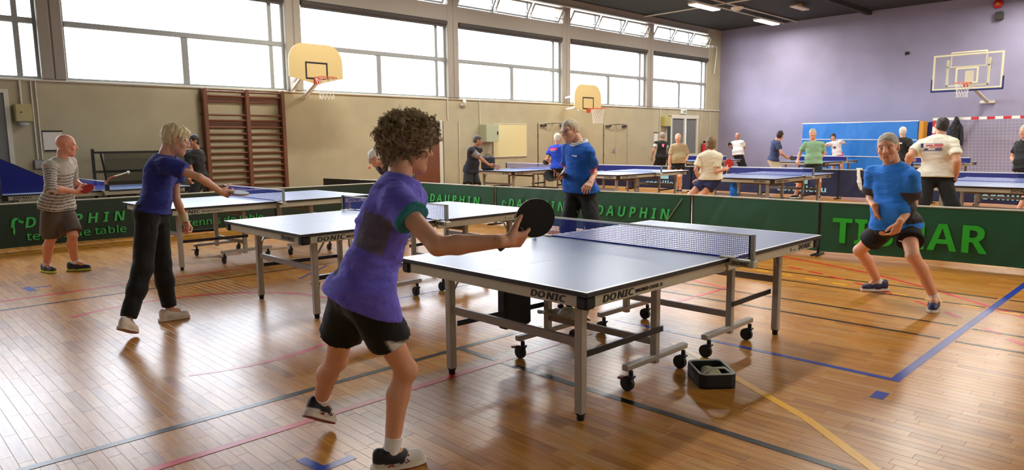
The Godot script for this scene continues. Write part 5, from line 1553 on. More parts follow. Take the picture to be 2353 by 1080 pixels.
# d: label, who, h, skin, cell, hair, hair_color, shirt, shirt_tint, sleeve, hem, bottom, bottom_color, leg, bulk, shoes, socks, hands ...
func person(d: Dictionary) -> Node3D:
	var raw: Array = JOINTS[d.who]
	var J: Array[Vector3] = []
	for i in 20:
		J.append(Vector3(raw[i * 3], raw[i * 3 + 1], raw[i * 3 + 2]))
	var root := Vector3(J[2].x, 0, J[2].z)
	for i in 20:
		J[i] -= root
	var t := thing("person", d.label, "person", root, 0.0, "players in the hall")
	var s: float = d.h / 1.75
	var cell: float = d.get("cell", 0.02)
	var bulk: float = d.get("bulk", 1.0)
	var skin: Color = lin(d.skin)
	var neck := J[1]
	var pel := J[2]
	var up := (neck - pel).normalized()
	var rt := (J[3] - J[7]).normalized()
	rt = (rt - up * rt.dot(up)).normalized()
	var fw := up.cross(rt).normalized()
	var hrt := (J[11] - J[15]).normalized()
	var pt := func(f: float, z := 0.0) -> Vector3: return pel.lerp(neck, f) + fw * (z * s)
	# head frame
	var nose := J[19]
	var hup := ((J[0] - neck).normalized() * 0.3 + Vector3.UP * 0.7).normalized()
	var hf := (nose - J[0]).normalized()
	var hx := hup.cross(hf).normalized()
	var HB := Basis(hx, hf.cross(hx), hf)
	var hs: float = s * float(d.get("head", 1.0))
	var HT := Transform3D(HB * hs, J[0])
	# --- the body, one surface
	var B := []
	var tb := bulk * s
	B.append(cap(J[3].lerp(neck, 0.16) - up * 0.018, J[7].lerp(neck, 0.16) - up * 0.018, 0.044 * s, 0.044 * s, 0.04))
	B.append(cap(pt.call(0.80) + rt * 0.07 * tb, pt.call(0.80) - rt * 0.07 * tb, 0.088 * tb, 0.088 * tb, 0.05))
	B.append(cap(pt.call(0.58) + rt * 0.06 * tb, pt.call(0.58) - rt * 0.06 * tb, 0.090 * tb, 0.090 * tb, 0.05))
	B.append(cap(pt.call(0.25, 0.01) + rt * 0.055 * tb, pt.call(0.25, 0.01) - rt * 0.055 * tb, 0.086 * tb, 0.086 * tb, 0.05))
	B.append(cap(pel + hrt * 0.07 * tb, pel - hrt * 0.07 * tb, 0.095 * tb, 0.095 * tb, 0.05))
	B.append(cap(pt.call(0.9), pel, 0.07 * tb, 0.08 * tb, 0.05))
	B.append(cap(neck - up * 0.03, neck.lerp(J[0], 0.55) - hf * 0.02, 0.058 * s, 0.052 * s, 0.03))
	for q in 2:
		var o := 3 + q * 4
		var sh := J[o]
		var el := J[o + 1]
		var wr := J[o + 2]
		var af := float(d.get("arm", 1.0)) * s
		B.append(cap(sh - up * 0.006, el, 0.045 * af, 0.038 * af, 0.02))
		B.append(cap(el, el.lerp(wr, 0.3), 0.039 * af, 0.041 * af, 0.015))
		B.append(cap(el.lerp(wr, 0.3), wr, 0.041 * af, 0.027 * af, 0.015))
		var p := 11 + q * 4
		var hp := J[p]
		var kn := J[p + 1]
		var an := J[p + 2]
		var lf := float(d.get("legs", 1.0)) * s
		var calf := el * 0.0 + kn.lerp(an, 0.33) - fw * 0.016 * s
		B.append(cap(hp, kn, 0.080 * lf, 0.053 * lf, 0.03))
		B.append(cap(kn + fw * 0.008, kn - up * 0.01, 0.052 * lf, 0.050 * lf, 0.02))
		B.append(cap(kn, calf, 0.050 * lf, 0.056 * lf, 0.02))
		B.append(cap(calf, an, 0.056 * lf, 0.036 * lf, 0.02))
		B.append(cap(an, an.lerp(J[p + 3], 0.35), 0.036 * lf, 0.034 * lf, 0.01))
	var body := nets(B, cell)
	for i in body.c.size():
		body.c[i] = skin
	var hair_c: Color = lin(d.hair_color)
	var hd := Geo.new()
	hd.v = head_geo.v.duplicate(); hd.n = head_geo.n; hd.ix = head_geo.ix
	var jaw: float = d.get("jaw", 1.0)
	for p in hd.v:
		var c := skin
		if absf(p.x) < 0.023 and p.z > 0.078 and p.y < -0.055 and p.y > -0.082:
			c = skin * Color(0.92, 0.66, 0.64)
		var bx := absf(absf(p.x) - 0.034)
		if bx < 0.020 and absf(p.y - 0.030 + bx * 0.25) < 0.0055 and p.z > 0.05 and d.get("brows", true):
			c = skin.lerp(hair_c, 0.65)
		if d.get("stubble", 0.0) > 0.0 and p.y < -0.04 and p.z > 0.0:
			c = c.lerp(Color(0.25, 0.24, 0.23), d.stubble)
		hd.c.append(c)
	body.add(hd, HT)
	# hands
	var hands: Array[Transform3D] = []
	for q in 2:
		var o := 3 + q * 4
		var wr := J[o + 2]
		var kn := J[o + 3]
		var pose: String = d.get("hands", ["relaxed", "relaxed"])[q]
		var y := (kn - wr).normalized()
		var th: Vector3 = d.get("thumbs", [Vector3(), Vector3()])[q]
		if th.length() < 0.1:
			th = fw * 0.8 + (rt * (-0.4 if q == 0 else 0.4))
		th = (th - y * th.dot(y)).normalized()
		var x := -th if q == 0 else th
		var z := x.cross(y)
		hands.append(Transform3D(Basis(x, y, z) * s, wr + root))
		if q == 0:
			body.add(hand_geo[pose], Transform3D(Basis(x, y, z) * s, wr), skin)
		else:
			body.add(hand_geo[pose], Transform3D(Basis(x, y, z) * Basis.from_scale(Vector3(-1, 1, 1)) * s, wr), skin)
	obj("body", body, mat("skin", Color.WHITE, 0.52, 0, {"vertex_color_use_as_albedo": true, "subsurf_scatter_enabled": true, "subsurf_scatter_strength": 0.06}), t)
	# --- shirt
	var S := []
	var e := 0.015 * s + cell * 0.12
	var loose: float = d.get("loose", 1.0)
	var hem: float = d.get("hem", 0.03) * s
	S.append(cap(J[3].lerp(neck, 0.16) - up * 0.016, J[7].lerp(neck, 0.16) - up * 0.016, 0.046 * s + e, 0.046 * s + e, 0.05))
	S.append(cap(pt.call(0.80) + rt * 0.072 * tb, pt.call(0.80) - rt * 0.072 * tb, 0.090 * tb + e, 0.090 * tb + e, 0.06))
	S.append(cap(pt.call(0.58) + rt * 0.064 * tb, pt.call(0.58) - rt * 0.064 * tb, 0.094 * tb + e, 0.094 * tb + e, 0.06))
	S.append(cap(pt.call(0.28, 0.015 + (bulk - 1.0) * 0.25) + rt * 0.065 * tb * loose, pt.call(0.28, 0.015 + (bulk - 1.0) * 0.25) - rt * 0.065 * tb * loose, 0.092 * tb * loose + e, 0.092 * tb * loose + e, 0.06))
	S.append(cap(pel + hrt * 0.078 * tb, pel - hrt * 0.078 * tb, 0.098 * tb * loose + e, 0.098 * tb * loose + e, 0.06))
	S.append(cap(pel - up * 0.1 * s + hrt * 0.078 * tb, pel - up * 0.1 * s - hrt * 0.078 * tb, 0.098 * tb * loose + e, 0.098 * tb * loose + e, 0.06))
	S.append(cap(pt.call(0.9), pel, 0.08 * tb + e, 0.095 * tb + e, 0.06))
	if hem > 0.03:
		for q in [11, 15]:
			S.append(cap(J[q] + up * 0.03, J[q].lerp(J[q + 1], 0.25), 0.088 * tb * loose + e, 0.094 * tb * loose + e, 0.06))
	var sl: float = d.get("sleeve", 0.62)
	for q in 2:
		var o := 3 + q * 4
		var sh := J[o]
		var el := J[o + 1]
		var wr := J[o + 2]
		if sl <= 1.0:
			var f := sh.lerp(el, sl)
			S.append(cap(sh - up * 0.006, f, 0.047 * s + e, 0.049 * s + e * 1.6, 0.035, true))
		else:
			S.append(cap(sh, el, 0.055 * s + e, 0.046 * s + e, 0.045))
			S.append(cap(el, el.lerp(wr, sl - 1.0), 0.046 * s + e, 0.040 * s + e, 0.02, true))
	S.append(cap(neck - up * 0.02 * s, neck + up * 0.015 * s, 0.062 * s + e, 0.056 * s + e, 0.03, true))
	var nk := neck.lerp(J[0], 0.5)
	S.append(cap(neck + up * 0.002 * s + fw * 0.012 * s, nk + (nk - neck) * 0.6, 0.060 * s + 0.002, 0.066 * s, 0.008, false, true))
	if d.get("vneck", 0.0) > 0.0:
		S.append(cap(neck + fw * 0.09 * s - up * float(d.vneck) * s, neck + fw * 0.10 * s + up * 0.03 * s, 0.012, 0.05 * s, 0.01, false, true))
	var hemp := pel - up * hem
	var tint = d.get("tint")
	var base: Color = lin(d.shirt)
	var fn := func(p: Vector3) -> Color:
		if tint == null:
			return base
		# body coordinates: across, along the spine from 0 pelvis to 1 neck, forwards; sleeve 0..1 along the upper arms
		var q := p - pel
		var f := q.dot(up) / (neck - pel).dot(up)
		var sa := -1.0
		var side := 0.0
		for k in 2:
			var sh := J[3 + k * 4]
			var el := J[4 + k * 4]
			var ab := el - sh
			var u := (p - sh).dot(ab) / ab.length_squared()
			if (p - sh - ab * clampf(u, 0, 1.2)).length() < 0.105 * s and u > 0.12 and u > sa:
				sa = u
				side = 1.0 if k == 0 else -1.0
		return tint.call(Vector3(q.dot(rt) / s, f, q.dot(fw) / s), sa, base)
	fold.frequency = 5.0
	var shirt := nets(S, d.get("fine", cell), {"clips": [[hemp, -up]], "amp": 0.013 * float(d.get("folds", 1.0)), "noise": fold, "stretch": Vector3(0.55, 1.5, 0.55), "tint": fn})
	var cloth := mat("cloth", Color.WHITE, 0.88, 0, {"vertex_color_use_as_albedo": true, "rim_enabled": true, "rim": 0.08})
	obj(d.get("shirt_name", "shirt"), shirt, cloth, t)
	# --- shorts or trousers
	var L := []
	var lg: float = d.get("leg", 0.6)
	var wide: float = d.get("wide", 1.0)
	L.append(cap(pel + hrt * 0.072 * tb + up * 0.03, pel - hrt * 0.072 * tb + up * 0.03, 0.095 * tb + e * 0.8, 0.095 * tb + e * 0.8, 0.05))
	L.append(cap(pel + up * 0.1 * s, pel, 0.10 * tb, 0.10 * tb, 0.05))
	for q in 2:
		var p := 11 + q * 4
		var hp := J[p]
		var kn := J[p + 1]
		var an := J[p + 2]
		var lf := float(d.get("legs", 1.0)) * s
		if lg <= 1.0:
			var f := hp.lerp(kn, lg)
			L.append(cap(hp, f, 0.084 * lf + e, (lerpf(0.084, 0.066, lg) * lf + e * 1.6) * wide, 0.04, true))
		else:
			L.append(cap(hp, kn, 0.084 * lf + e, (0.058 * lf + e) * wide, 0.04))
			L.append(cap(kn, kn.lerp(an, 0.4), (0.058 * lf + e) * wide, (0.056 * lf + e) * wide, 0.03))
			L.append(cap(kn.lerp(an, 0.4), kn.lerp(an, lg - 1.0), (0.056 * lf + e) * wide, (0.040 * lf + e) * wide, 0.03, true))
	var bc: Color = lin(d.bottom)
	var btint = d.get("bottom_tint")
	var bfn := func(p: Vector3) -> Color:
		return btint.call((p - J[11]), (p - J[15]), J, bc) if btint != null else bc
	fold.frequency = 6.0
	var low := nets(L, cell, {"clips": [[pel + up * 0.10 * s, up]], "amp": 0.009, "noise": fold, "stretch": Vector3(0.8, 0.7, 0.8), "tint": bfn})
	obj("trousers" if lg > 1.0 else "shorts", low, cloth, t)
	# --- hair, eyes, glasses
	if d.hair != "bald":
		var hg: Geo = hair_geo[d.hair]
		var hm := mat("hair_%d" % d.hair_color.to_rgba32(), d.hair_color, 0.6, 0, {"vertex_color_use_as_albedo": true, "rim_enabled": true, "rim": 0.3})
		var ho := obj("hair", Geo.new().add(hg, HT), hm, t)
		if d.hair == "curly":
			ho.set_meta("kind", "stuff")
	if cell < 0.019:
		var ey := Geo.new()
		for k: float in [-1.0, 1.0]:
			ey.col = Color(0.42, 0.39, 0.37)
			ey.ball(HT * Vector3(0.031 * k, 0.003, 0.0795), Vector3.ONE * 0.0100 * hs, 12)
			ey.col = Color(0.03, 0.02, 0.015)
			ey.ball(HT * Vector3(0.031 * k, 0.002, 0.0850), Vector3.ONE * 0.0056 * hs, 10)
		obj("eyes", ey, mat("eye", Color.WHITE, 0.15, 0, {"vertex_color_use_as_albedo": true}), t).set_meta("kind", "stuff")
	if d.has("glasses"):
		var gg := Geo.new()
		for k: float in [-1.0, 1.0]:
			var ring := PackedVector3Array()
			for i in 16:
				var a := TAU * i / 16
				ring.append(HT * Vector3(k * 0.033 + signf(cos(a)) * pow(absf(cos(a)), 0.6) * 0.023, -0.002 + signf(sin(a)) * pow(absf(sin(a)), 0.7) * 0.014, 0.106 - absf(k * 0.033 + cos(a) * 0.024) * 0.12))
			gg.tube(ring, 0.0014 * s, 5, true)
			gg.tube(PackedVector3Array([HT * Vector3(k * 0.057, 0.006, 0.098), HT * Vector3(k * 0.076, 0.008, 0.05), HT * Vector3(k * 0.082, 0.006, -0.02)]), 0.0018 * s, 5)
		gg.tube(PackedVector3Array([HT * Vector3(-0.010, 0.003, 0.108), HT * Vector3(0, 0.006, 0.111), HT * Vector3(0.010, 0.003, 0.108)]), 0.0018 * s, 5)
		obj("glasses", gg, mat("frame_%d" % (d.glasses as Color).to_rgba32(), d.glasses, 0.35, 0.4), t).set_meta("kind", "stuff")
	# --- socks and shoes
	var sc: Dictionary = d.get("shoes", {"upper": srgb(30, 30, 34), "sole": srgb(230, 230, 226), "out": srgb(60, 50, 46)})
	for q in 2:
		var p := 11 + q * 4
		var an := J[p + 2]
		var toe := J[p + 3]
		var f := toe - an
		var pitch := 0.0
		var flat := Vector3(f.x, 0, f.z).normalized()
		var low_heel := an.y - 0.085 * s
		if low_heel > 0.025:
			pitch = asin(clampf(low_heel / (0.19 * s), -0.6, 0.9))
		var zb := (flat * cos(pitch) + Vector3(0, -sin(pitch), 0)).normalized()
		var xb := Vector3.UP.cross(zb).normalized()
		var yb := zb.cross(xb)
		var o := an - yb * 0.085 * s
		if pitch == 0.0:
			o.y = 0.0005
		else:
			o.y = maxf(o.y, sin(pitch) * 0.166 * s + 0.0005)
		var T := Transform3D(Basis(xb, yb, zb) * s * 1.02, o)
		var sk: float = d.get("sock", 0.05)
		if sk > 0.0 and lg < 1.7:
			var kn := J[p + 1]
			var axis := (kn - an).normalized()
			var g := Geo.new()
			g.tube(PackedVector3Array([an - axis * 0.03 * s, an, an + axis * sk * 0.6 * s, an + axis * sk * s]), [0.036 * s, 0.040 * s, 0.0405 * s, 0.0415 * s], 14)
			obj("sock", g, mat("sock_%d" % (d.get("sock_color", srgb(235, 233, 230)) as Color).to_rgba32(), d.get("sock_color", srgb(235, 233, 230)), 0.9), t)
		var ug: Geo = shoe_geo.upper
		for i in ug.v.size():
			var v := ug.v[i]
			var two: bool = sc.has("heel") and v.y > 0.040 - v.z * 0.1 and v.z < 0.075 - maxf(0.0, 0.075 - v.y) * 0.9
			ug.c[i] = lin(sc.heel) if two else lin(sc.upper)
		var shoe := obj("shoe", Geo.new().add(ug, T), mat("shoe_upper", Color.WHITE, 0.6, 0, {"vertex_color_use_as_albedo": true}), t)
		obj("midsole", Geo.new().add(shoe_geo.midsole, T), mat("sole_%d" % (sc.sole as Color).to_rgba32(), sc.sole, 0.6), shoe)
		obj("outsole", Geo.new().add(shoe_geo.outsole, T), mat("sole_%d" % (sc.out as Color).to_rgba32(), sc.out, 0.6), shoe)
		if cell < 0.019:
			obj("laces", Geo.new().add(shoe_geo.laces, T), mat("lace_%d" % (sc.get("lace", srgb(235, 232, 225)) as Color).to_rgba32(), sc.get("lace", srgb(235, 232, 225)), 0.8), shoe).set_meta("kind", "stuff")
			if sc.has("mark"):
				obj("side_mark", Geo.new().add(shoe_geo[sc.mark], T), mat("sole_%d" % (sc.mark_color as Color).to_rgba32(), sc.mark_color, 0.6), shoe).set_meta("kind", "stuff")
	frames[d.who] = {"node": t, "up": up, "rt": rt, "fw": fw, "pel": pel, "neck": neck, "s": s, "J": J, "root": root, "HT": HT, "hands": hands}
	return t


var frames := {}


# ---------------------------------------------------------------- who is there
func build_people() -> void:
	fold.seed = 21
	fold.fractal_octaves = 2
	fold.domain_warp_enabled = true
	fold.domain_warp_amplitude = 0.14
	fold.domain_warp_frequency = 2.5
	make_head()
	var c0 := [[0.35, 0.45, 0.3], [0.4, 0.5, 0.3], [0.45, 0.55, 0.35], [0.5, 0.6, 0.35]]
	make_hand("relaxed", c0, [Vector3(-0.55, 0.75, -0.35), Vector3(-0.25, 0.92, -0.3), Vector3(-0.1, 0.95, -0.3)])
	make_hand("grip", [[0.55, 0.75, 0.35], [1.15, 1.35, 0.8], [1.2, 1.4, 0.8], [1.25, 1.4, 0.8]], [Vector3(-0.62, 0.55, -0.55), Vector3(-0.45, 0.65, -0.6), Vector3(-0.2, 0.75, -0.6)])
	make_hand("cup", [[0.8, 0.7, 0.5], [0.85, 0.8, 0.5], [0.9, 0.8, 0.5], [0.95, 0.8, 0.5]], [Vector3(-0.5, 0.6, -0.6), Vector3(-0.1, 0.8, -0.6), Vector3(0.25, 0.8, -0.5)])
	make_hair()
	make_shoes()
	var white_red := {"upper": srgb(214, 208, 200), "sole": srgb(222, 214, 200), "out": srgb(120, 40, 44), "heel": srgb(26, 24, 30), "mark": "crossed", "mark_color": srgb(130, 36, 56)}
	var R := Vector3(0.716, 0, 0.698)   # towards the right of the hall as one enters, and onwards
	var F := Vector3(0.698, 0, -0.716)
	var U := Vector3.UP
	# 1 the woman in violet
	person({"who": "front", "fine": 0.009, "label": "woman with curly grey hair in a violet shirt lunging with a black bat", "h": 1.68, "skin": srgb(218, 160, 128), "cell": 0.0105, "hair": "curly", "hair_color": srgb(172, 148, 114), "shirt": srgb(104, 94, 206), "sleeve": 0.40, "hem": 0.045, "loose": 1.03, "bulk": 0.95, "folds": 1.25, "bottom": srgb(14, 14, 17), "leg": 0.52, "wide": 1.1, "legs": 0.93, "arm": 0.98, "glasses": srgb(50, 40, 36), "head": 0.94, "sock": 0.075, "shoes": white_red, "hands": ["grip", "relaxed"], "thumbs": [R * 0.75 + U * 0.6, Vector3()],
		"tint": func(p: Vector3, sa: float, base: Color) -> Color:
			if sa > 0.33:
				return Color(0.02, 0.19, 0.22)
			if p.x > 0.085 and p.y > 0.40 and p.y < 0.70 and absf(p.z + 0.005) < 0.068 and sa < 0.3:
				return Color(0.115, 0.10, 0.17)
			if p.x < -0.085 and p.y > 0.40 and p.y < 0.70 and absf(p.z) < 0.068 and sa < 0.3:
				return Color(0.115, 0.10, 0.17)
			return base,
		"bottom_tint": func(a: Vector3, _b: Vector3, J: Array, base: Color) -> Color:
			var th: Vector3 = J[12] - J[11]
			var u: float = a.dot(th) / th.length_squared()
			var w: Vector3 = (a - th * u)
			var ahead: float = w.dot((J[3] - J[7]).cross(th).normalized())
			var edge: float = (u - 0.33) * 0.17 - absf(ahead - 0.02 - (u - 0.33) * 0.18)
			if u > 0.33 and w.dot((J[3] - J[7]).normalized()) > 0.02:
				return base.lerp(Color(0.7, 0.7, 0.68), clampf(edge / 0.012 + 0.5, 0.0, 1.0))
			return base})
	# 2 the serving woman
	person({"who": "serve", "label": "woman with short blond hair in a navy top and black trousers serving", "h": 1.62, "skin": srgb(214, 160, 130), "cell": 0.012, "hair": "full", "hair_color": srgb(216, 196, 152), "shirt": srgb(38, 46, 128), "sleeve": 0.55, "hem": -0.02, "loose": 1.05, "bottom": srgb(14, 14, 18), "leg": 1.93, "wide": 1.12, "legs": 0.95, "arm": 0.86, "glasses": srgb(190, 190, 190), "sock": 0.0, "shoes": {"upper": srgb(226, 214, 198), "sole": srgb(220, 206, 188), "out": srgb(150, 96, 60)}, "hands": ["grip", "cup"], "thumbs": [U * 0.6 + R * 0.4, Vector3()]})
	# 3 the bald man
	person({"who": "bald", "fine": 0.0085, "label": "bald man in a striped grey sweater and brown shorts with a red bat", "h": 1.72, "skin": srgb(220, 150, 122), "cell": 0.013, "hair": "bald", "hair_color": srgb(150, 130, 110), "shirt": srgb(186, 178, 164), "sleeve": 1.15, "hem": 0.05, "loose": 1.12, "bottom": srgb(86, 74, 64), "leg": 0.92, "wide": 1.25, "sock": 0.05, "shoes": {"upper": srgb(40, 36, 52), "sole": srgb(196, 206, 60), "out": srgb(60, 60, 50), "mark": "chevrons", "mark_color": srgb(206, 216, 60)}, "hands": ["grip", "cup"], "thumbs": [R * 0.5 + U * 0.6, Vector3()],
		"tint": func(p: Vector3, sa: float, base: Color) -> Color:
			var v := p.y
			if sa > 0.0:
				v = 0.80 - sa * 0.62
			elif v > 0.74:
				return base
			return Color(0.115, 0.085, 0.095) if fposmod(v * 14.0, 1.0) < 0.36 else base})
	# 4 the youth by the wall bars
	person({"who": "youth", "label": "dark haired young man in black standing at the end of the catching-net table", "h": 1.72, "skin": srgb(190, 136, 108), "cell": 0.018, "hair": "short", "hair_color": srgb(36, 28, 26), "shirt": srgb(34, 34, 36), "bottom": srgb(24, 24, 28), "leg": 1.95, "sock": 0.0})
	# 5 the leaning man
	person({"who": "leaner", "label": "white haired man in a black shirt and glasses bending over the table end", "h": 1.72, "skin": srgb(222, 160, 130), "cell": 0.018, "hair": "short", "hair_color": srgb(222, 214, 196), "shirt": srgb(28, 28, 34), "bottom": srgb(30, 30, 34), "leg": 0.8, "glasses": srgb(36, 30, 30)})
	# 6 the man packing
	person({"who": "bagman", "label": "man in a black vest with grey sleeves packing a bag near the whiteboard", "h": 1.76, "skin": srgb(176, 126, 102), "cell": 0.02, "hair": "crop", "hair_color": srgb(70, 62, 58), "shirt": srgb(34, 36, 48), "sleeve": 0.85, "bottom": srgb(14, 14, 18), "leg": 0.98, "wide": 1.3, "loose": 1.15, "hem": 0.08,
		"tint": func(_p: Vector3, sa: float, base: Color) -> Color: return Color(0.22, 0.22, 0.22) if sa > 0.3 else base})
	# 7 the man in royal blue
	person({"who": "blueback", "label": "white haired man in a royal blue shirt with a pink print on the back", "h": 1.73, "skin": srgb(206, 150, 122), "cell": 0.02, "hair": "crop", "hair_color": srgb(226, 218, 198), "shirt": srgb(26, 70, 196), "bottom": srgb(20, 20, 26), "leg": 1.95, "sock": 0.0, "bulk": 1.05, "loose": 1.08})
	# 8 the man in the polo shirt
	person({"who": "polo", "label": "grey haired man with glasses in a blue polo with white collar", "h": 1.80, "skin": srgb(218, 164, 134), "cell": 0.012, "hair": "short", "hair_color": srgb(186, 172, 144), "shirt": srgb(20, 92, 190), "sleeve": 0.66, "hem": 0, "loose": 1.14, "bulk": 1.04, "bottom": srgb(14, 14, 18), "leg": 1.95, "wide": 1.12, "glasses": srgb(40, 32, 30), "sock": 0.0, "hands": ["grip", "relaxed"], "thumbs": [R * -0.8 + U * 0.2, Vector3()],
		"tint": func(_p: Vector3, sa: float, base: Color) -> Color: return Color(0.42, 0.03, 0.07) if sa > 0.60 else base})
	# 9 the man in the vest
	person({"who": "vest", "label": "man in a black vest with a pale emblem facing the exit door", "h": 1.74, "skin": srgb(196, 144, 116), "cell": 0.024, "hair": "fringe", "hair_color": srgb(150, 140, 130), "shirt": srgb(26, 26, 28), "sleeve": 0.6, "bottom": srgb(18, 18, 20), "leg": 0.95, "wide": 1.2, "hem": 0.08,
		"tint": func(_p: Vector3, sa: float, base: Color) -> Color: return Color(0.5, 0.5, 0.46) if sa > 0.2 else base})
	# 10 the man in beige
	person({"who": "beige", "label": "elderly man in a beige polo and black shorts before the navy barrier", "h": 1.74, "skin": srgb(222, 170, 140), "cell": 0.022, "hair": "fringe", "hair_color": srgb(226, 218, 200), "shirt": srgb(176, 160, 124), "sleeve": 0.8, "hem": 0.02, "loose": 1.2, "bulk": 1.1, "bottom": srgb(16, 16, 19), "leg": 0.5, "wide": 1.1, "sock": 0.0, "vneck": 0.06})
	# 11 the woman in cream
	person({"who": "whiteback", "label": "woman in a cream t-shirt and navy shorts holding a red bat", "h": 1.62, "skin": srgb(214, 158, 128), "cell": 0.018, "hair": "bob", "hair_color": srgb(120, 92, 62), "shirt": srgb(226, 218, 192), "sleeve": 0.72, "hem": 0.02, "loose": 1.15, "bulk": 1.16, "bottom": srgb(36, 40, 78), "leg": 0.55, "legs": 1.15, "wide": 1.12, "hands": ["grip", "relaxed"], "thumbs": [R * 0.5 + U * 0.6, Vector3()]})
	# 12 to 16, beyond the navy barrier
	person({"who": "farwhite", "label": "bald man in a white t-shirt standing by the purple wall", "h": 1.74, "skin": srgb(190, 130, 108), "cell": 0.026, "hair": "fringe", "hair_color": srgb(110, 96, 90), "shirt": srgb(232, 230, 226), "bulk": 1.1, "loose": 1.1, "bottom": srgb(20, 20, 26), "leg": 1.9, "sock": 0.0})
	person({"who": "navy", "label": "dark haired man in a navy t-shirt and cream trousers", "h": 1.76, "skin": srgb(200, 146, 118), "cell": 0.022, "hair": "short", "hair_color": srgb(48, 36, 34), "shirt": srgb(52, 62, 98), "bottom": srgb(206, 194, 164), "leg": 1.95, "wide": 1.15, "sock": 0.0})
	person({"who": "green", "label": "grey haired man in a pale green t-shirt holding a black bat", "h": 1.78, "skin": srgb(208, 152, 124), "cell": 0.02, "hair": "crop", "hair_color": srgb(170, 164, 150), "shirt": srgb(132, 172, 138), "sleeve": 0.68, "hem": 0.02, "loose": 1.12, "bottom": srgb(28, 30, 36), "leg": 0.6, "sock": 0.03, "hands": ["relaxed", "grip"], "thumbs": [Vector3(), R * -1.0]})
	person({"who": "pink", "label": "dark haired woman in a white shirt and pink shorts by the blue crash mat", "h": 1.62, "skin": srgb(216, 160, 134), "cell": 0.024, "hair": "bob", "hair_color": srgb(58, 42, 38), "shirt": srgb(234, 226, 224), "bottom": srgb(226, 66, 130), "leg": 0.62, "wide": 1.1,
		"tint": func(p: Vector3, _sa: float, base: Color) -> Color: return Color(0.16, 0.03, 0.06) if p.z > 0.0 and Vector2(p.x - 0.02, (p.y - 0.55) * 0.5).length() < 0.045 else base})
	person({"who": "blackback", "label": "white haired man in a black printed t-shirt seen from behind", "h": 1.74, "skin": srgb(206, 152, 124), "cell": 0.022, "hair": "short", "hair_color": srgb(214, 208, 196), "shirt": srgb(24, 24, 28), "loose": 1.1, "bulk": 1.08, "bottom": srgb(28, 28, 32), "leg": 0.6})
	# 17 the receiving man
	person({"who": "receiver", "bulk": 1.1, "head": 1.06, "fine": 0.009, "label": "grey haired man in a bright blue shirt and black shorts crouching to receive", "h": 1.73, "skin": srgb(226, 162, 126), "cell": 0.0115, "hair": "crop", "hair_color": srgb(168, 158, 142), "shirt": srgb(42, 126, 226), "sleeve": 0.78, "hem": 0.03, "loose": 1.05, "bottom": srgb(20, 19, 22), "leg": 0.55, "wide": 1.1, "sock": 0.045, "stubble": 0.12, "shoes": {"upper": srgb(36, 34, 78), "sole": srgb(228, 222, 212), "out": srgb(180, 120, 80), "lace": srgb(44, 40, 84), "mark": "stripes", "mark_color": srgb(232, 232, 230)},
		"tint": func(p: Vector3, sa: float, base: Color) -> Color:
			if sa > 0.50:
				return Color(0.055, 0.048, 0.052)
			if absf(p.x) > 0.145 and p.y < 0.66 and p.y > 0.05 and sa < 0.0 and p.z < 0.075:
				return Color(0.012, 0.012, 0.018)
			return base})
	# 18 and 19
	person({"who": "whitetee", "label": "dark haired man in a white t-shirt with a printed back and black trousers", "h": 1.80, "skin": srgb(210, 154, 124), "cell": 0.0155, "hair": "crop", "hair_color": srgb(44, 32, 28), "shirt": srgb(232, 226, 208), "sleeve": 0.7, "hem": 0.01, "loose": 1.12, "bulk": 1.25, "arm": 1.2, "bottom": srgb(16, 16, 19), "leg": 1.95, "wide": 1.2, "sock": 0.0})
	person({"who": "edge", "label": "man in a black shirt with a white wristband behind the table", "h": 1.74, "skin": srgb(212, 154, 124), "cell": 0.02, "hair": "short", "hair_color": srgb(196, 184, 160), "shirt": srgb(24, 24, 28), "bulk": 1.08, "bottom": srgb(24, 24, 30), "leg": 0.6})


# ---------------------------------------------------------------- bats, balls, bags
# blade along d from the grip, n its face; a and b the two rubbers
func bat(label: String, grip: Vector3, d: Vector3, n: Vector3, ca: Material, cb: Material) -> void:
	var y := d.normalized()
	var z := (n - y * n.dot(y)).normalized()
	var t := thing("table_tennis_bat", label, "bat", grip - y * 0.045, 0.0, "table tennis bats")
	t.basis = Basis(y.cross(z), y, z)
	var poly := PackedVector2Array()
	for i in 36:
		var a := TAU * i / 36.0
		poly.append(Vector2(0.075 * cos(a), 0.145 + 0.0785 * sin(a)))
	obj("blade", Geo.new().prism(poly, -0.0032, 0.0032), mat("bat_wood", srgb(196, 150, 96), 0.5), t)
	var inner := PackedVector2Array()
	for i in 36:
		var a := TAU * i / 36.0
		inner.append(Vector2(0.0743 * cos(a), maxf(0.145 + 0.0778 * sin(a), 0.078)))
	obj("rubber_face", Geo.new().prism(inner, 0.0032, 0.0068), ca, t)
	obj("rubber_face", Geo.new().prism(inner, -0.0068, -0.0032), cb, t)
	obj("handle", slab(Vector3(-0.0135, -0.035, -0.011), Vector3(0.0135, 0.082, 0.011), slab(Vector3(-0.0165, -0.045, -0.0125), Vector3(0.0165, -0.01, 0.0125), null, 0.005), 0.005), mat("bat_handle", srgb(60, 40, 34), 0.5), t)


func grip_of(who: String, q: int) -> Vector3:
	var T: Transform3D = frames[who].hands[q]
	return T * Vector3(0, 0.066, -0.030)


func ball(label: String, at: Vector3, c: Material) -> void:
	var o := obj("table_tennis_ball", Geo.new().ball(Vector3(), Vector3.ONE * 0.02, 18), c)
	o.position = at
	tag(o, label, "ball", "table tennis balls")


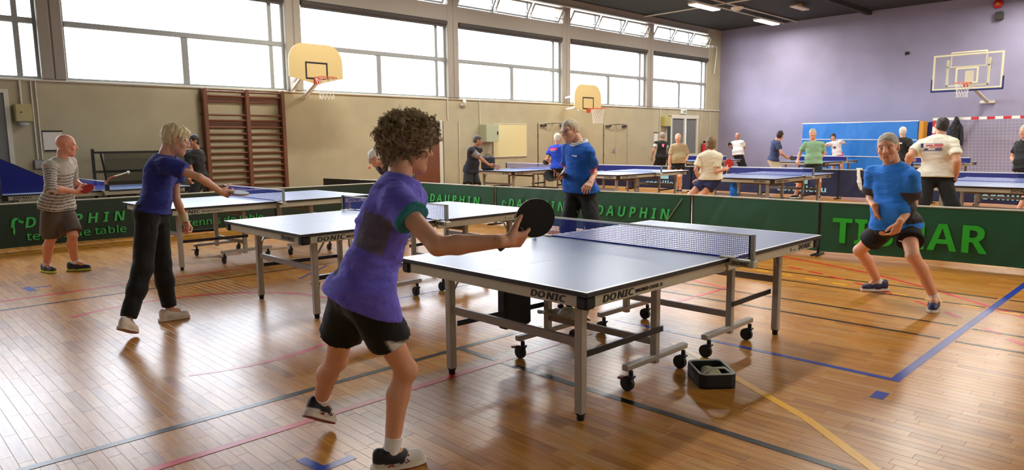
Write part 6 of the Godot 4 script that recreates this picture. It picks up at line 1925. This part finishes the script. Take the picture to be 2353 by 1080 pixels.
# printed patches on somebody's clothing: [across, along the spine, width, height], in front or behind
func marks(who: String, called: String, rects: Array, z: float, m: Material) -> void:
	var k: Dictionary = frames[who]
	var B := Basis(k.rt as Vector3, k.up as Vector3, (k.rt as Vector3).cross(k.up))
	for r in rects:
		var at: Vector3 = (k.pel as Vector3).lerp(k.neck, r[1]) + (k.rt as Vector3) * r[0] * k.s + (k.fw as Vector3) * z * k.s
		obj(called, Geo.new().box(at, Vector3(r[2], r[3], 0.004), 0.0, B), m, k.node)


func build_objects() -> void:
	var R := Vector3(0.716, 0, 0.698)
	var F := Vector3(0.698, 0, -0.716)
	var U := Vector3.UP
	var red := mat("rubber_red", srgb(190, 34, 44), 0.5)
	var blk := mat("rubber_black", srgb(18, 18, 20), 0.5)
	bat("black faced bat held out by the woman in violet", grip_of("front", 0), R * 0.76 + U * 0.60 + F * 0.1, -F + R * 0.1, blk, red)
	bat("bat seen edge on in the serving woman's hand", grip_of("serve", 0), R * 0.95 - U * 0.12 + F * 0.1, U + R * 0.15 - F * 0.1, blk, red)
	bat("red faced bat held level by the bald man", grip_of("bald", 0), R * 0.95 + U * 0.1, U * 0.75 - F * 0.65, red, blk)
	bat("black bat lowered by the man in the blue polo", grip_of("polo", 0), -R * 0.95 - U * 0.05 - F * 0.15, -F * 0.7 + U * 0.6, blk, red)
	bat("black bat of the man in royal blue", frames.blueback.J[10] + frames.blueback.root, -R * 1.0 - U * 0.05, U * 0.5 - F * 0.8, blk, red)
	bat("red faced bat raised by the woman in cream", grip_of("whiteback", 0), R * 0.35 + U * 0.85, -F, red, blk)
	bat("black bat of the bald man by the purple wall", frames.farwhite.J[6] + frames.farwhite.root, -R * 0.4 + U * 0.6, -F, blk, red)
	bat("black bat held low by the man in the navy t-shirt", frames.navy.J[6] + frames.navy.root, R * 1.0 - U * 0.05, -F * 0.7 + U * 0.5, blk, red)
	bat("black bat held before the green t-shirt", grip_of("green", 1), -R * 0.9 + U * 0.1, -F, blk, red)
	bat("dark red bat held by the man packing his bag", frames.bagman.J[6] + frames.bagman.root, R * 0.6 - U * 0.1, -F * 0.6 + U * 0.6, mat("rubber_dark_red", srgb(96, 30, 34), 0.5), blk)
	var orange := mat("ball_orange", srgb(244, 112, 62), 0.45)
	var T: Transform3D = frames.serve.hands[1]
	ball("orange ball resting in the serving woman's fingers", T * Vector3(0, 0.075, -0.034), orange)
	ball("orange ball in the air in front of the bending man", Vector3(1.62, 1.13, -5.70), orange)
	ball("orange ball lying on the floor by the navy barrier", Vector3(12.9, 0.02, 1.35), orange)
	# prints on clothes
	var wt := mat("print_white", srgb(235, 235, 235), 0.7)
	var pk := mat("print_pink", srgb(226, 50, 120), 0.7)
	var nv := mat("print_navy", srgb(44, 46, 104), 0.7)
	var rd := mat("print_red", srgb(196, 70, 84), 0.7)
	marks("polo", "chest_mark", [[-0.115, 0.80, 0.018, 0.016], [-0.075, 0.798, 0.05, 0.010]], 0.150, wt)
	marks("blueback", "back_print", [[0.0, 0.86, 0.24, 0.055]], -0.152, pk)
	marks("blueback", "back_print", [[-0.05, 0.835, 0.05, 0.012], [0.02, 0.835, 0.05, 0.012], [0.0, 0.77, 0.16, 0.007]], -0.155, wt)
	marks("vest", "back_print", [[-0.02, 0.72, 0.05, 0.09], [0.03, 0.74, 0.06, 0.04]], -0.147, pk)
	marks("vest", "back_print", [[0.0, 0.70, 0.03, 0.10]], -0.149, wt)
	marks("blackback", "back_print", [[-0.06, 0.83, 0.09, 0.025], [0.05, 0.835, 0.10, 0.03], [0.0, 0.80, 0.18, 0.010]], -0.160, wt)
	marks("whitetee", "back_print", [[-0.115, 0.80, 0.035, 0.06], [0.03, 0.845, 0.25, 0.006], [0.02, 0.665, 0.25, 0.010], [-0.06, 0.70, 0.05, 0.022], [0.10, 0.70, 0.09, 0.022]], -0.186, nv)
	marks("whitetee", "back_print", [[-0.02, 0.80, 0.09, 0.022], [0.10, 0.805, 0.12, 0.026], [0.02, 0.755, 0.07, 0.014], [0.11, 0.755, 0.07, 0.014]], -0.187, rd)
	var k: Dictionary = frames.receiver
	var hip: Vector3 = k.J[15]
	var kn: Vector3 = k.J[16]
	letters("shorts_logo", "TIBHAR", 0.06, 0.014, hip.lerp(kn, 0.46) + (k.fw as Vector3) * 0.105, -(k.rt as Vector3), (hip - kn).normalized(), wt, k.node, 0.0, 700, 0.004)
	k = frames.polo
	obj("trouser_mark", Geo.new().ring((k.pel as Vector3) - (k.rt as Vector3) * 0.10 + (k.fw as Vector3) * 0.140 - (k.up as Vector3) * 0.2, k.fw, 0.014, 0.003, 14, 5), wt, k.node)
	# white collar of the polo
	var nk: Vector3 = k.neck
	var cg := Geo.new()
	for j in 2:
		var p := PackedVector3Array()
		for i in 20:
			var a := TAU * (i + 0.5) / 20.0 + PI * 0.5
			var d: Vector3 = (k.rt as Vector3) * cos(a) * 0.084 + (k.fw as Vector3) * sin(a) * 0.084
			var drop := 0.035 * maxf(0.0, sin(a)) * maxf(0.0, sin(a))
			p.append(nk + d * (1.0 + 0.12 * j) + (k.up as Vector3) * (0.040 - 0.016 * j - drop) + (k.fw as Vector3) * 0.012)
		cg.tube(p, 0.0085, 8, true)
	obj("collar", cg, wt, k.node).set_meta("kind", "stuff")
	# wristbands
	for e in [["serve", 9, "wristband", srgb(220, 204, 170)], ["edge", 5, "wristband", srgb(240, 240, 238)], ["green", 9, "wristband", srgb(26, 26, 30)]]:
		var fr: Dictionary = frames[e[0]]
		var w: Vector3 = fr.J[e[1]]
		var el: Vector3 = fr.J[e[1] - 1]
		var ax := (el - w).normalized()
		obj(e[2], Geo.new().tube(PackedVector3Array([w + ax * 0.015, w + ax * 0.03, w + ax * 0.075, w + ax * 0.085]), [0.033, 0.037, 0.038, 0.034], 16), mat("band_%d" % (e[3] as Color).to_rgba32(), e[3], 0.9), fr.node)
	small_things()


func small_things() -> void:
	var blackc := mat("bag_black", srgb(26, 26, 30), 0.7)
	# open bat case under the near table
	var t := thing("ball_box", "open black bat case with pale rim and balls bag beside the caster", "case", Vector3(-0.12, 0, 0.72), 0.85)
	var o := PackedVector2Array()
	for c in [[0.11, 0.075, 0.0], [-0.11, 0.075, 0.5], [-0.11, -0.075, 1.0], [0.11, -0.075, 1.5]]:
		for i in 5:
			var a: float = (c[2] + i / 8.0) * PI
			o.append(Vector2(c[0] + 0.035 * cos(a), c[1] + 0.035 * sin(a)))
	var inn := PackedVector2Array()
	for p in o:
		inn.append(p * 0.90)
	var YB := Basis(Vector3.RIGHT, Vector3(0, 0, 1), Vector3(0, -1, 0))
	obj("case_bottom", Geo.new().prism(o, -0.012, 0.0, Vector3(), YB), blackc, t)
	var wall := Geo.new()
	var rim := PackedVector3Array()
	for i in o.size():
		var j := (i + 1) % o.size()
		var a := Vector3(o[i].x, 0, o[i].y)
		var b := Vector3(o[j].x, 0, o[j].y)
		var ai := Vector3(inn[i].x, 0, inn[i].y)
		var bi := Vector3(inn[j].x, 0, inn[j].y)
		var nn := (a + b).normalized()
		wall.quad(a, b, b + Vector3.UP * 0.085, a + Vector3.UP * 0.085, nn)
		wall.quad(ai, bi, bi + Vector3.UP * 0.085, ai + Vector3.UP * 0.085, -nn)
		wall.quad(a + Vector3.UP * 0.085, b + Vector3.UP * 0.085, bi + Vector3.UP * 0.085, ai + Vector3.UP * 0.085, Vector3.UP)
		rim.append((a + ai) * 0.5 + Vector3.UP * 0.088)
	obj("case_wall", wall, blackc, t)
	obj("rim", Geo.new().tube(rim, 0.006, 6, true), M.sleeve_tube, t)
	obj("handle_strap", Geo.new().tube(PackedVector3Array([Vector3(-0.12, 0.085, 0.09), Vector3(-0.14, 0.13, 0.03), Vector3(-0.14, 0.13, -0.04), Vector3(-0.12, 0.085, -0.10)]), 0.007, 8), M.sleeve_tube, t)
	var fold2 := FastNoiseLite.new()
	fold2.seed = 3; fold2.frequency = 14.0
	var bag := obj("cloth_pouch", nets([ell(Vector3(0.0, 0.05, 0.0), Vector3(0.105, 0.03, 0.06), 0.01)], 0.008, {"amp": 0.012, "noise": fold2}), mat("pouch", srgb(186, 182, 138), 0.6), t)
	bag.position.y = 0.0
	# gloves or a cloth drying on the table's frame
	var gl := thing("grey_cloth", "crumpled pale grey cloth lying on the table's lower frame", "cloth", Vector3(-0.33, 0.2625, -0.30))
	obj("cloth_heap", nets([ell(Vector3(0, 0.02, 0), Vector3(0.05, 0.03, 0.13), 0.02), ell(Vector3(0.0, 0.045, 0.04), Vector3(0.045, 0.035, 0.06), 0.02), cap(Vector3(-0.02, 0.012, -0.1), Vector3(-0.02, 0.008, -0.22), 0.022, 0.010, 0.02), cap(Vector3(0.02, 0.02, 0.1), Vector3(0.03, 0.01, 0.2), 0.022, 0.012, 0.02)], 0.008, {"amp": 0.014, "noise": fold2}), mat("cloth_grey", srgb(176, 170, 150), 0.9), gl)
	obj("dark_trim", Geo.new().ball(Vector3(-0.01, 0.075, -0.02), Vector3(0.022, 0.018, 0.026), 10).ball(Vector3(0.02, 0.078, 0.03), Vector3(0.02, 0.016, 0.024), 10), M.rubber, gl).set_meta("kind", "stuff")
	# water bottle on the floor behind the second table
	var wb := thing("water_bottle", "clear plastic bottle with green label standing on the floor past the table", "bottle", Vector3(1.12, 0, -3.98))
	obj("bottle", Geo.new().lathe([Vector2(0, 0), Vector2(0.036, 0), Vector2(0.04, 0.01), Vector2(0.04, 0.2), Vector2(0.03, 0.25), Vector2(0.014, 0.29), Vector2(0.014, 0.31), Vector2(0, 0.31)], Vector3(), Basis(), 18), mat("pet", Color(0.9, 0.95, 0.95, 0.25), 0.08, 0, {"transparency": BaseMaterial3D.TRANSPARENCY_ALPHA}), wb)
	obj("label_band", Geo.new().lathe([Vector2(0.0408, 0.07), Vector2(0.0408, 0.15)], Vector3(), Basis(), 18), mat("label_green", srgb(110, 170, 100), 0.6), wb)
	obj("cap", Geo.new().cyl(Vector3(0, 0.31, 0), Vector3(0, 0.33, 0), 0.016, -1, 12), M.white, wb)
	# black bag on the table by the whiteboard
	var bg := thing("sports_bag", "black upright sports bag on the table near the whiteboard", "bag", Vector3(8.15, 0.7602, -10.35), 0.3)
	obj("bag_body", slab(Vector3(-0.11, 0, -0.17), Vector3(0.11, 0.36, 0.17), null, 0.05), blackc, bg)
	obj("handle", Geo.new().tube(PackedVector3Array([Vector3(0, 0.35, -0.08), Vector3(0, 0.40, -0.05), Vector3(0, 0.40, 0.05), Vector3(0, 0.35, 0.08)]), 0.010, 8), M.rubber, bg)
	obj("front_pocket", slab(Vector3(-0.14, 0.03, -0.13), Vector3(-0.112, 0.22, 0.13), null, 0.012), M.rubber, bg)
	# towel hung on the frame of the red bat table, and a spray bottle
	var tw := thing("blue_towel", "bright blue cloth hanging from the table frame", "towel", Vector3(8.43, 0.0, -3.72))
	obj("towel", nets([cap(Vector3(0, 0.64, 0), Vector3(0, 0.36, 0.01), 0.055, 0.075, 0.01), cap(Vector3(0, 0.36, 0.01), Vector3(0, 0.22, 0.0), 0.07, 0.045, 0.02)], 0.016, {"amp": 0.02, "noise": fold2}), mat("towel_blue", srgb(30, 118, 220), 0.8), tw)
	obj("hook", Geo.new().cyl(Vector3(0, 0.62, 0), Vector3(0, 0.68, 0), 0.008, -1, 6), M.rubber, tw)
	var sb := thing("spray_bottle", "small white bottle on the floor beside the woman with the red bat", "bottle", Vector3(8.45, 0, -4.30))
	obj("bottle", Geo.new().lathe([Vector2(0, 0), Vector2(0.05, 0), Vector2(0.05, 0.25), Vector2(0.02, 0.32), Vector2(0, 0.32)], Vector3(), Basis(), 14), M.white, sb)
	obj("cap", Geo.new().cyl(Vector3(0, 0.32, 0), Vector3(0, 0.38, 0), 0.024, -1, 10), M.cream_paint, sb)
	# clothes over the navy barrier
	var cl := thing("white_cloth", "white cloth hung over the navy barrier", "cloth", Vector3(13.70, 0, -3.30))
	obj("cloth", nets([cap(Vector3(-0.01, 0.70, 0), Vector3(-0.05, 0.42, 0.05), 0.035, 0.05, 0.02), cap(Vector3(-0.05, 0.42, 0.05), Vector3(-0.05, 0.26, 0.10), 0.05, 0.03, 0.02)], 0.016, {"amp": 0.015, "noise": fold2}), M.string_white, cl)
	obj("hem_fold", Geo.new().cyl(Vector3(0.0, 0.735, -0.05), Vector3(0.0, 0.735, 0.08), 0.025, -1, 8), M.string_white, cl)
	var jk := thing("dark_jacket", "black jacket draped over the navy barrier beside the white cloth", "jacket", Vector3(13.66, 0, -2.85))
	obj("jacket", nets([cap(Vector3(-0.03, 0.68, -0.15), Vector3(-0.03, 0.68, 0.3), 0.055, 0.055, 0.05), cap(Vector3(-0.05, 0.66, -0.05), Vector3(-0.06, 0.25, 0.0), 0.06, 0.08, 0.06), cap(Vector3(-0.05, 0.66, 0.25), Vector3(-0.06, 0.30, 0.25), 0.06, 0.07, 0.06)], 0.02, {"amp": 0.02, "noise": fold2}), blackc, jk)
	obj("sleeve", Geo.new().tube(PackedVector3Array([Vector3(-0.08, 0.66, 0.3), Vector3(-0.10, 0.45, 0.36), Vector3(-0.09, 0.22, 0.34)]), [0.05, 0.045, 0.04], 10), blackc, jk)
	var hj := thing("hanging_jacket", "long black jacket hanging from the goal's crossbar", "jacket", Vector3(21.43, 0.0, -3.18))
	obj("jacket", nets([cap(Vector3(0, 2.06, 0), Vector3(0, 1.75, 0), 0.05, 0.16, 0.08), cap(Vector3(0, 1.75, 0), Vector3(0, 1.20, 0.0), 0.16, 0.15, 0.08)], 0.022, {"amp": 0.03, "noise": fold2}), blackc, hj)
	obj("sleeve", Geo.new().tube(PackedVector3Array([Vector3(-0.04, 1.80, 0.14), Vector3(-0.06, 1.50, 0.19), Vector3(-0.05, 1.20, 0.18)]), [0.06, 0.055, 0.05], 10), blackc, hj)
	# black frame cart with dark mesh by the wall bars
	var ct := thing("frame_cart", "black metal frame cart with dark mesh beside the wall bars", "cart", Vector3(0.55, 0, -11.62))
	for x: float in [-0.98, 0.96]:
		obj("upright", slab(Vector3(x - 0.022, 0.0, -0.022), Vector3(x + 0.022, 1.42, 0.022)), M.black_metal, ct)
		obj("base_foot", slab(Vector3(x - 0.025, 0.0, -0.3), Vector3(x + 0.025, 0.045, 0.35)), M.black_metal, ct)
		obj("strap", Geo.new().tube(PackedVector3Array([Vector3(x * 0.87, 1.34, 0.02), Vector3(x * 0.83, 1.0, 0.04), Vector3(x * 0.80, 0.5, 0.05), Vector3(x * 0.80, 0.1, 0.05)]), 0.018, 8), M.black_metal, ct)
	obj("top_bar", slab(Vector3(-0.958, 1.335, -0.02), Vector3(0.938, 1.375, 0.02)), M.black_metal, ct)
	obj("lower_bar", slab(Vector3(-0.958, 0.10, -0.02), Vector3(0.938, 0.14, 0.02)), M.black_metal, ct)
	obj("mesh_panel", slab(Vector3(-0.80, 0.14, -0.004), Vector3(0.78, 1.335, 0.004)), M.mesh_dark, ct)
	obj("shelf", slab(Vector3(-0.95, 0.98, -0.25), Vector3(0.93, 1.02, -0.05)), M.dark_blind, ct)
	# ball catching net at the end of the wall table
	var cn := thing("catching_net", "tall blue ball catching net clamped to the table end", "net", Vector3(-2.12, 0.7602, -10.70))
	for z: float in [-0.80, 0.80]:
		obj("pole", Geo.new().cyl(Vector3(0.03, 0.0, z), Vector3(0.03, 0.58, z), 0.016, -1, 8), mat("pole_navy", srgb(20, 26, 80), 0.5), cn)
		obj("pole_cap", Geo.new().ball(Vector3(0.03, 0.585, z), Vector3.ONE * 0.022, 10), M.white, cn)
	obj("net_back", slab(Vector3(0.02, 0.02, -0.79), Vector3(0.024, 0.56, 0.79)), M.net_blue, cn)
	for z: float in [-0.80, 0.80]:
		var p2 := PackedVector2Array([Vector2(0.03, 0.02), Vector2(1.05, 0.02), Vector2(1.05, 0.16), Vector2(0.55, 0.27), Vector2(0.03, 0.56)])
		obj("net_wing", Geo.new().prism(p2, z - 0.002, z + 0.002), M.net_blue, cn)
		obj("net_edge", Geo.new().tube(PackedVector3Array([Vector3(0.03, 0.56, z), Vector3(0.55, 0.27, z), Vector3(1.05, 0.16, z)]), 0.007, 6), mat("pole_navy", srgb(20, 26, 80), 0.5), cn)
	# flexible rod trainer on the net post of that table
	var tr := thing("rod_trainer", "bent orange and white rod with a ball on its tip", "trainer", Vector3(-0.70, 0.7602, -9.80))
	obj("clamp", slab(Vector3(-0.03, 0.0, -0.03), Vector3(0.03, 0.10, 0.03), null, 0.006), M.rubber, tr)
	obj("lower_rod", Geo.new().tube(PackedVector3Array([Vector3(0.0, 0.08, 0), Vector3(0.005, 0.15, 0), Vector3(0.05, 0.20, 0), Vector3(0.12, 0.225, 0.0)]), 0.011, 8), M.orange_paint, tr)
	obj("upper_rod", Geo.new().tube(PackedVector3Array([Vector3(0.12, 0.225, 0), Vector3(0.20, 0.245, 0), Vector3(0.30, 0.275, 0)]), 0.011, 8), M.cream_paint, tr)
	obj("tip_ball", Geo.new().ball(Vector3(0.33, 0.28, 0), Vector3.ONE * 0.026, 12), M.white, tr)
